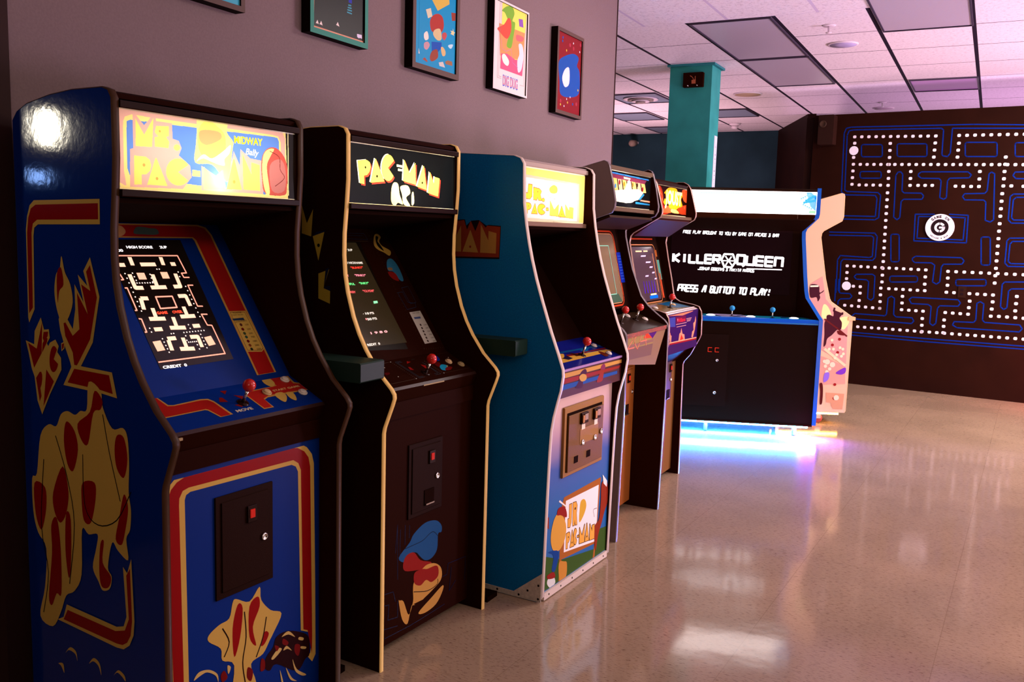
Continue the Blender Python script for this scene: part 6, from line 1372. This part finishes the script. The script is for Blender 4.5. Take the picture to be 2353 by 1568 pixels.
def kslab(name, a, b, th, m, par=kq):   # tapered plate between the splayed sides, a,b = (x,z)
    ya, yb = yl(a[0]), yl(b[0]); mb = MB(); d = Vector((b[0]-a[0], 0, b[1]-a[1])).normalized(); n = Vector((d.z, 0, -d.x)); n = -n if n.x+n.z > 0 else n
    v = [(a[0], -KW-ya, a[1]), (a[0], ya, a[1]), (b[0], yb, b[1]), (b[0], -KW-yb, b[1])]; v = [Vector(p) for p in v]; v += [p+n*th for p in v]
    mb.hexa([v[0], v[1], v[2], v[3], v[4], v[5], v[6], v[7]], m); return mb.build(name, par)
kslab('back_panel', (-.36, .10), (-.36, 1.79), -.01, BLACK); kslab('top_panel', (-.36, 1.795), (-.125, 1.818), .012, BLACKG)
kslab('marquee_housing', (-.135, 1.60), (-.285, 1.52), .01, DARK); kslab('monitor_surround', (-.304, .86), (-.306, 1.53), .01, mat('screen_surround', (.010, .0025, .001), .6, .05))
kslab('lower_front', (-.005, .095), (-.005, .85), .02, mat('black_front', (.010, .003, .001), .6, .08)); kslab('base', (-.36, .095), (0, .095), .012, BLACK)
km = kslab('marquee', (-.128, 1.635), (-.128, 1.797), .02, glowm((1.0, .86, .84), 5))
art('marquee_art', 'kq_marq', (-.127, 0, 0), (0, 1, 0), (0, 0, 1), (1, 0, 0), km, mf=lambda c: glowm(c, 5 if c in ('#e8dcd8', '#f8f0e8') else .9), step=.0004, clip=(-1.22, -.076, 1.636, 1.797))
MB().box((-.14, -KW+.075, 1.797), (-.118, -.075, 1.815), BLACKG).build('marquee_bracket', kq)
ks = MB(); ks.box((-.302, -1.10, 1.03), (-.2995, -.20, 1.52), mat('large_screen', (.010, .0025, .003), .5, .05)); ks = ks.build('screen', kq)
for nm_, sl_ in (('text_line', (0, 1)), ('title_word', (1, 2)), ('title_word', (2, 3)), ('hexagon_emblem', (3, 7)), ('underline', (7, 8)), ('text_line', (8, 9)), ('text_line', (9, 10))):
    art(nm_, 'kq_screen', (-.299, 0, 0), (0, 1, 0), (0, 0, 1), (1, 0, 0), ks, mf=lambda c: glowm(c, 1.6), step=.0004, sel=sl_)
TQ = mat('turquoise_panel', (.004, .20, .30), .25, .5)
kp = kslab('control_panel', (-.20, .872), (0, .868), .03, TQ)
mb = MB(); mb.face([(-.004, -.70, .8715), (-.004, -.46, .8715), (-.20, -.56, .875), (-.20, -.80, .875)], mat('lilac_panel', (.36, .28, .46), .3, .4)); mb.build('panel_art', kq)
kslab('panel_edge', (-.003, .835), (.006, .868), .02, BTR)
SKY = mat('sky_blue_ball', (.03, .30, .62), .2, .5)
for x_, y_ in ((-.075, -.635), (-.06, -.345), (-.08, -.95)): joystick(kq, (x_, y_, .8725), (0, 0, 1), SKY, .020, .045)
for x_, y_ in ((-.06, -.50), (-.065, -.19), (-.07, -.79), (-.075, -1.1)): button(kq, (x_, y_, .873), (0, 0, 1), mat('lit_white_button', (.9, .9, .95), .3, .5, emis=.8), .034)
for x_, y_ in ((-.13, -.57), (-.05, -.60), (-.13, -.86), (-.13, -.25)): MB().lathe((x_, y_, .8735), (0, 0, 1), [(0, .026), (.001, .024), (.0015, .001)], mat('dark_blue_dot', (.004, .02, .10), .3, .4)).build('panel_hole', kq)
kd = MB().box((-.004, -1.0, .20), (.004, -.655, .74), mat('black_door', (.012, .0035, .0015), .5, .1)).build('service_door', kq)
for y_ in (-.784, -.733):
    mb = MB(); lm = glowm('#b02818', .9)
    mb.box((.004, y_-.018, .606), (.008, y_-.014, .640), lm); mb.box((.004, y_-.014, .636), (.008, y_+.012, .640), lm); mb.box((.004, y_-.014, .606), (.008, y_+.012, .610), lm); mb.build('coin_slot', kd)
lock(kd, .004, -.732, .546, .010); lock(kd, .004, -.738, .303, .012)
def caster(par, x, y, m):
    t = thing('caster', None, None, (x, y, 0)); t.parent = par
    MB().lathe((0, -.012, .036), (0, 1, 0), [(0, .028), (.002, .036), (.022, .036), (.024, .028)], m, 20).build('wheel', t)
    mb = MB().box((-.02, -.018, .036), (.02, -.014, .080), METAL); mb.box((-.02, .014, .036), (.02, .018, .080), METAL); mb.box((-.028, -.024, .078), (.028, .024, .084), METAL); mb.build('fork', t)
RUB = mat('grey_wheel', (.35, .33, .32), .4, .4)
for x_, y_ in ((-.06, -.14), (-.06, -.785), (-.06, -1.2), (-.30, -.25), (-.30, -1.1)): caster(kq, x_, y_, RUB)
def led(par, a, b, col, s):
    mb = MB().box(a, b, mat('led', col, .5, 0, emis=s)); return mb.build('led_strip', par)
led(kq, (-.022, -KW+.05, .070), (-.008, -.05, .080), (.02, .28, 1.0), 420)
for y0_, sz, pw, cc in ((-.66, 1.15, 95, (.02, .24, 1)), (-.05, .12, 22, (.30, .06, 1))):
    l = bpy.data.lights.new('led_glow', 'AREA'); l.shape = 'RECTANGLE'; l.size = .03; l.size_y = sz; l.energy = pw; l.color = cc
    o = bpy.data.objects.new('led_glow', l); C.objects.link(o); o.parent = kq; o.location = (.004, y0_, .078); o.rotation_euler = (0, math.radians(-50), 0)
led(kq, (-.33, -KW+.2, .066), (-.32, -.2, .078), (.02, .12, 1.0), 130)
# second half: gold cabinet turned sideways
GP = Vector((-.93-.9*.32, 7.46-.436*.32, 0)); GA = -math.atan2(-.436, .9)
gd = thing('arcade_cabinet', 'gold and pink sided arcade cabinet standing sideways behind the wide cabinet', 'arcade cabinet', GP, GA)
GPR = [(-.30, .10), (-.30, 1.66), (.175, 1.812), (.192, 1.806), (.196, 1.79), (.198, 1.635), (.190, 1.605), (.055, 1.525), (.040, 1.505), (.036, 1.47), (.093, 1.156), (.135, 1.0), (.150, .975), (.318, .862), (.322, .845), (.319, .114), (.31, .10)]
PGOLD = mat('pale_gold_print', (.62, .41, .25), .3, .3); GTRM = mat('gold_molding', (.70, .42, .20), .3, .4)
side_panels(gd, GPR, .8, .02, PGOLD, GTRM, 1, .004)
art('side_art', 'gold_side', (0, -.0008, 0), (1, 0, 0), (0, 0, 1), (0, -1, 0), gd, step=.0003, clip=(-.29, .309, .108, 1.6))
MB().box((-.29, .02, .11), (-.28, .78, 1.65), BLACK).build('back_panel', gd); MB().slab((-.29, 1.655), (.18, 1.805), .02, .78, .012, BLACK).build('top_panel', gd)
MB().box((.17, .02, 1.64), (.19, .78, 1.79), glowm((1.0, .8, .4), 1.5)).build('marquee', gd)
MB().slab((.10, .99), (.04, 1.50), .02, .78, .01, DARK).build('screen', gd); MB().slab((.10, .90), (.33, .865), .02, .78, .03, mat('gold_panel', (.7, .45, .1), .3, .4)).build('control_panel', gd)
MB().box((.29, -.005, .835), (.345, .80, .862), GTRM).build('panel_edge', gd); MB().box((.285, .02, .11), (.305, .78, .84), DARK).build('lower_front', gd); MB().box((-.29, .02, .10), (.31, .78, .11), BLACK).build('base', gd)
for x_, y_ in ((.13, .08), (-.2, .08), (.25, .72), (-.2, .72)): caster(gd, x_, y_, mat('dark_red_wheel', (.25, .04, .03), .3, .5))
led(gd, (-.25, .04, .075), (.28, .05, .088), (1.0, .50, .06), 40)
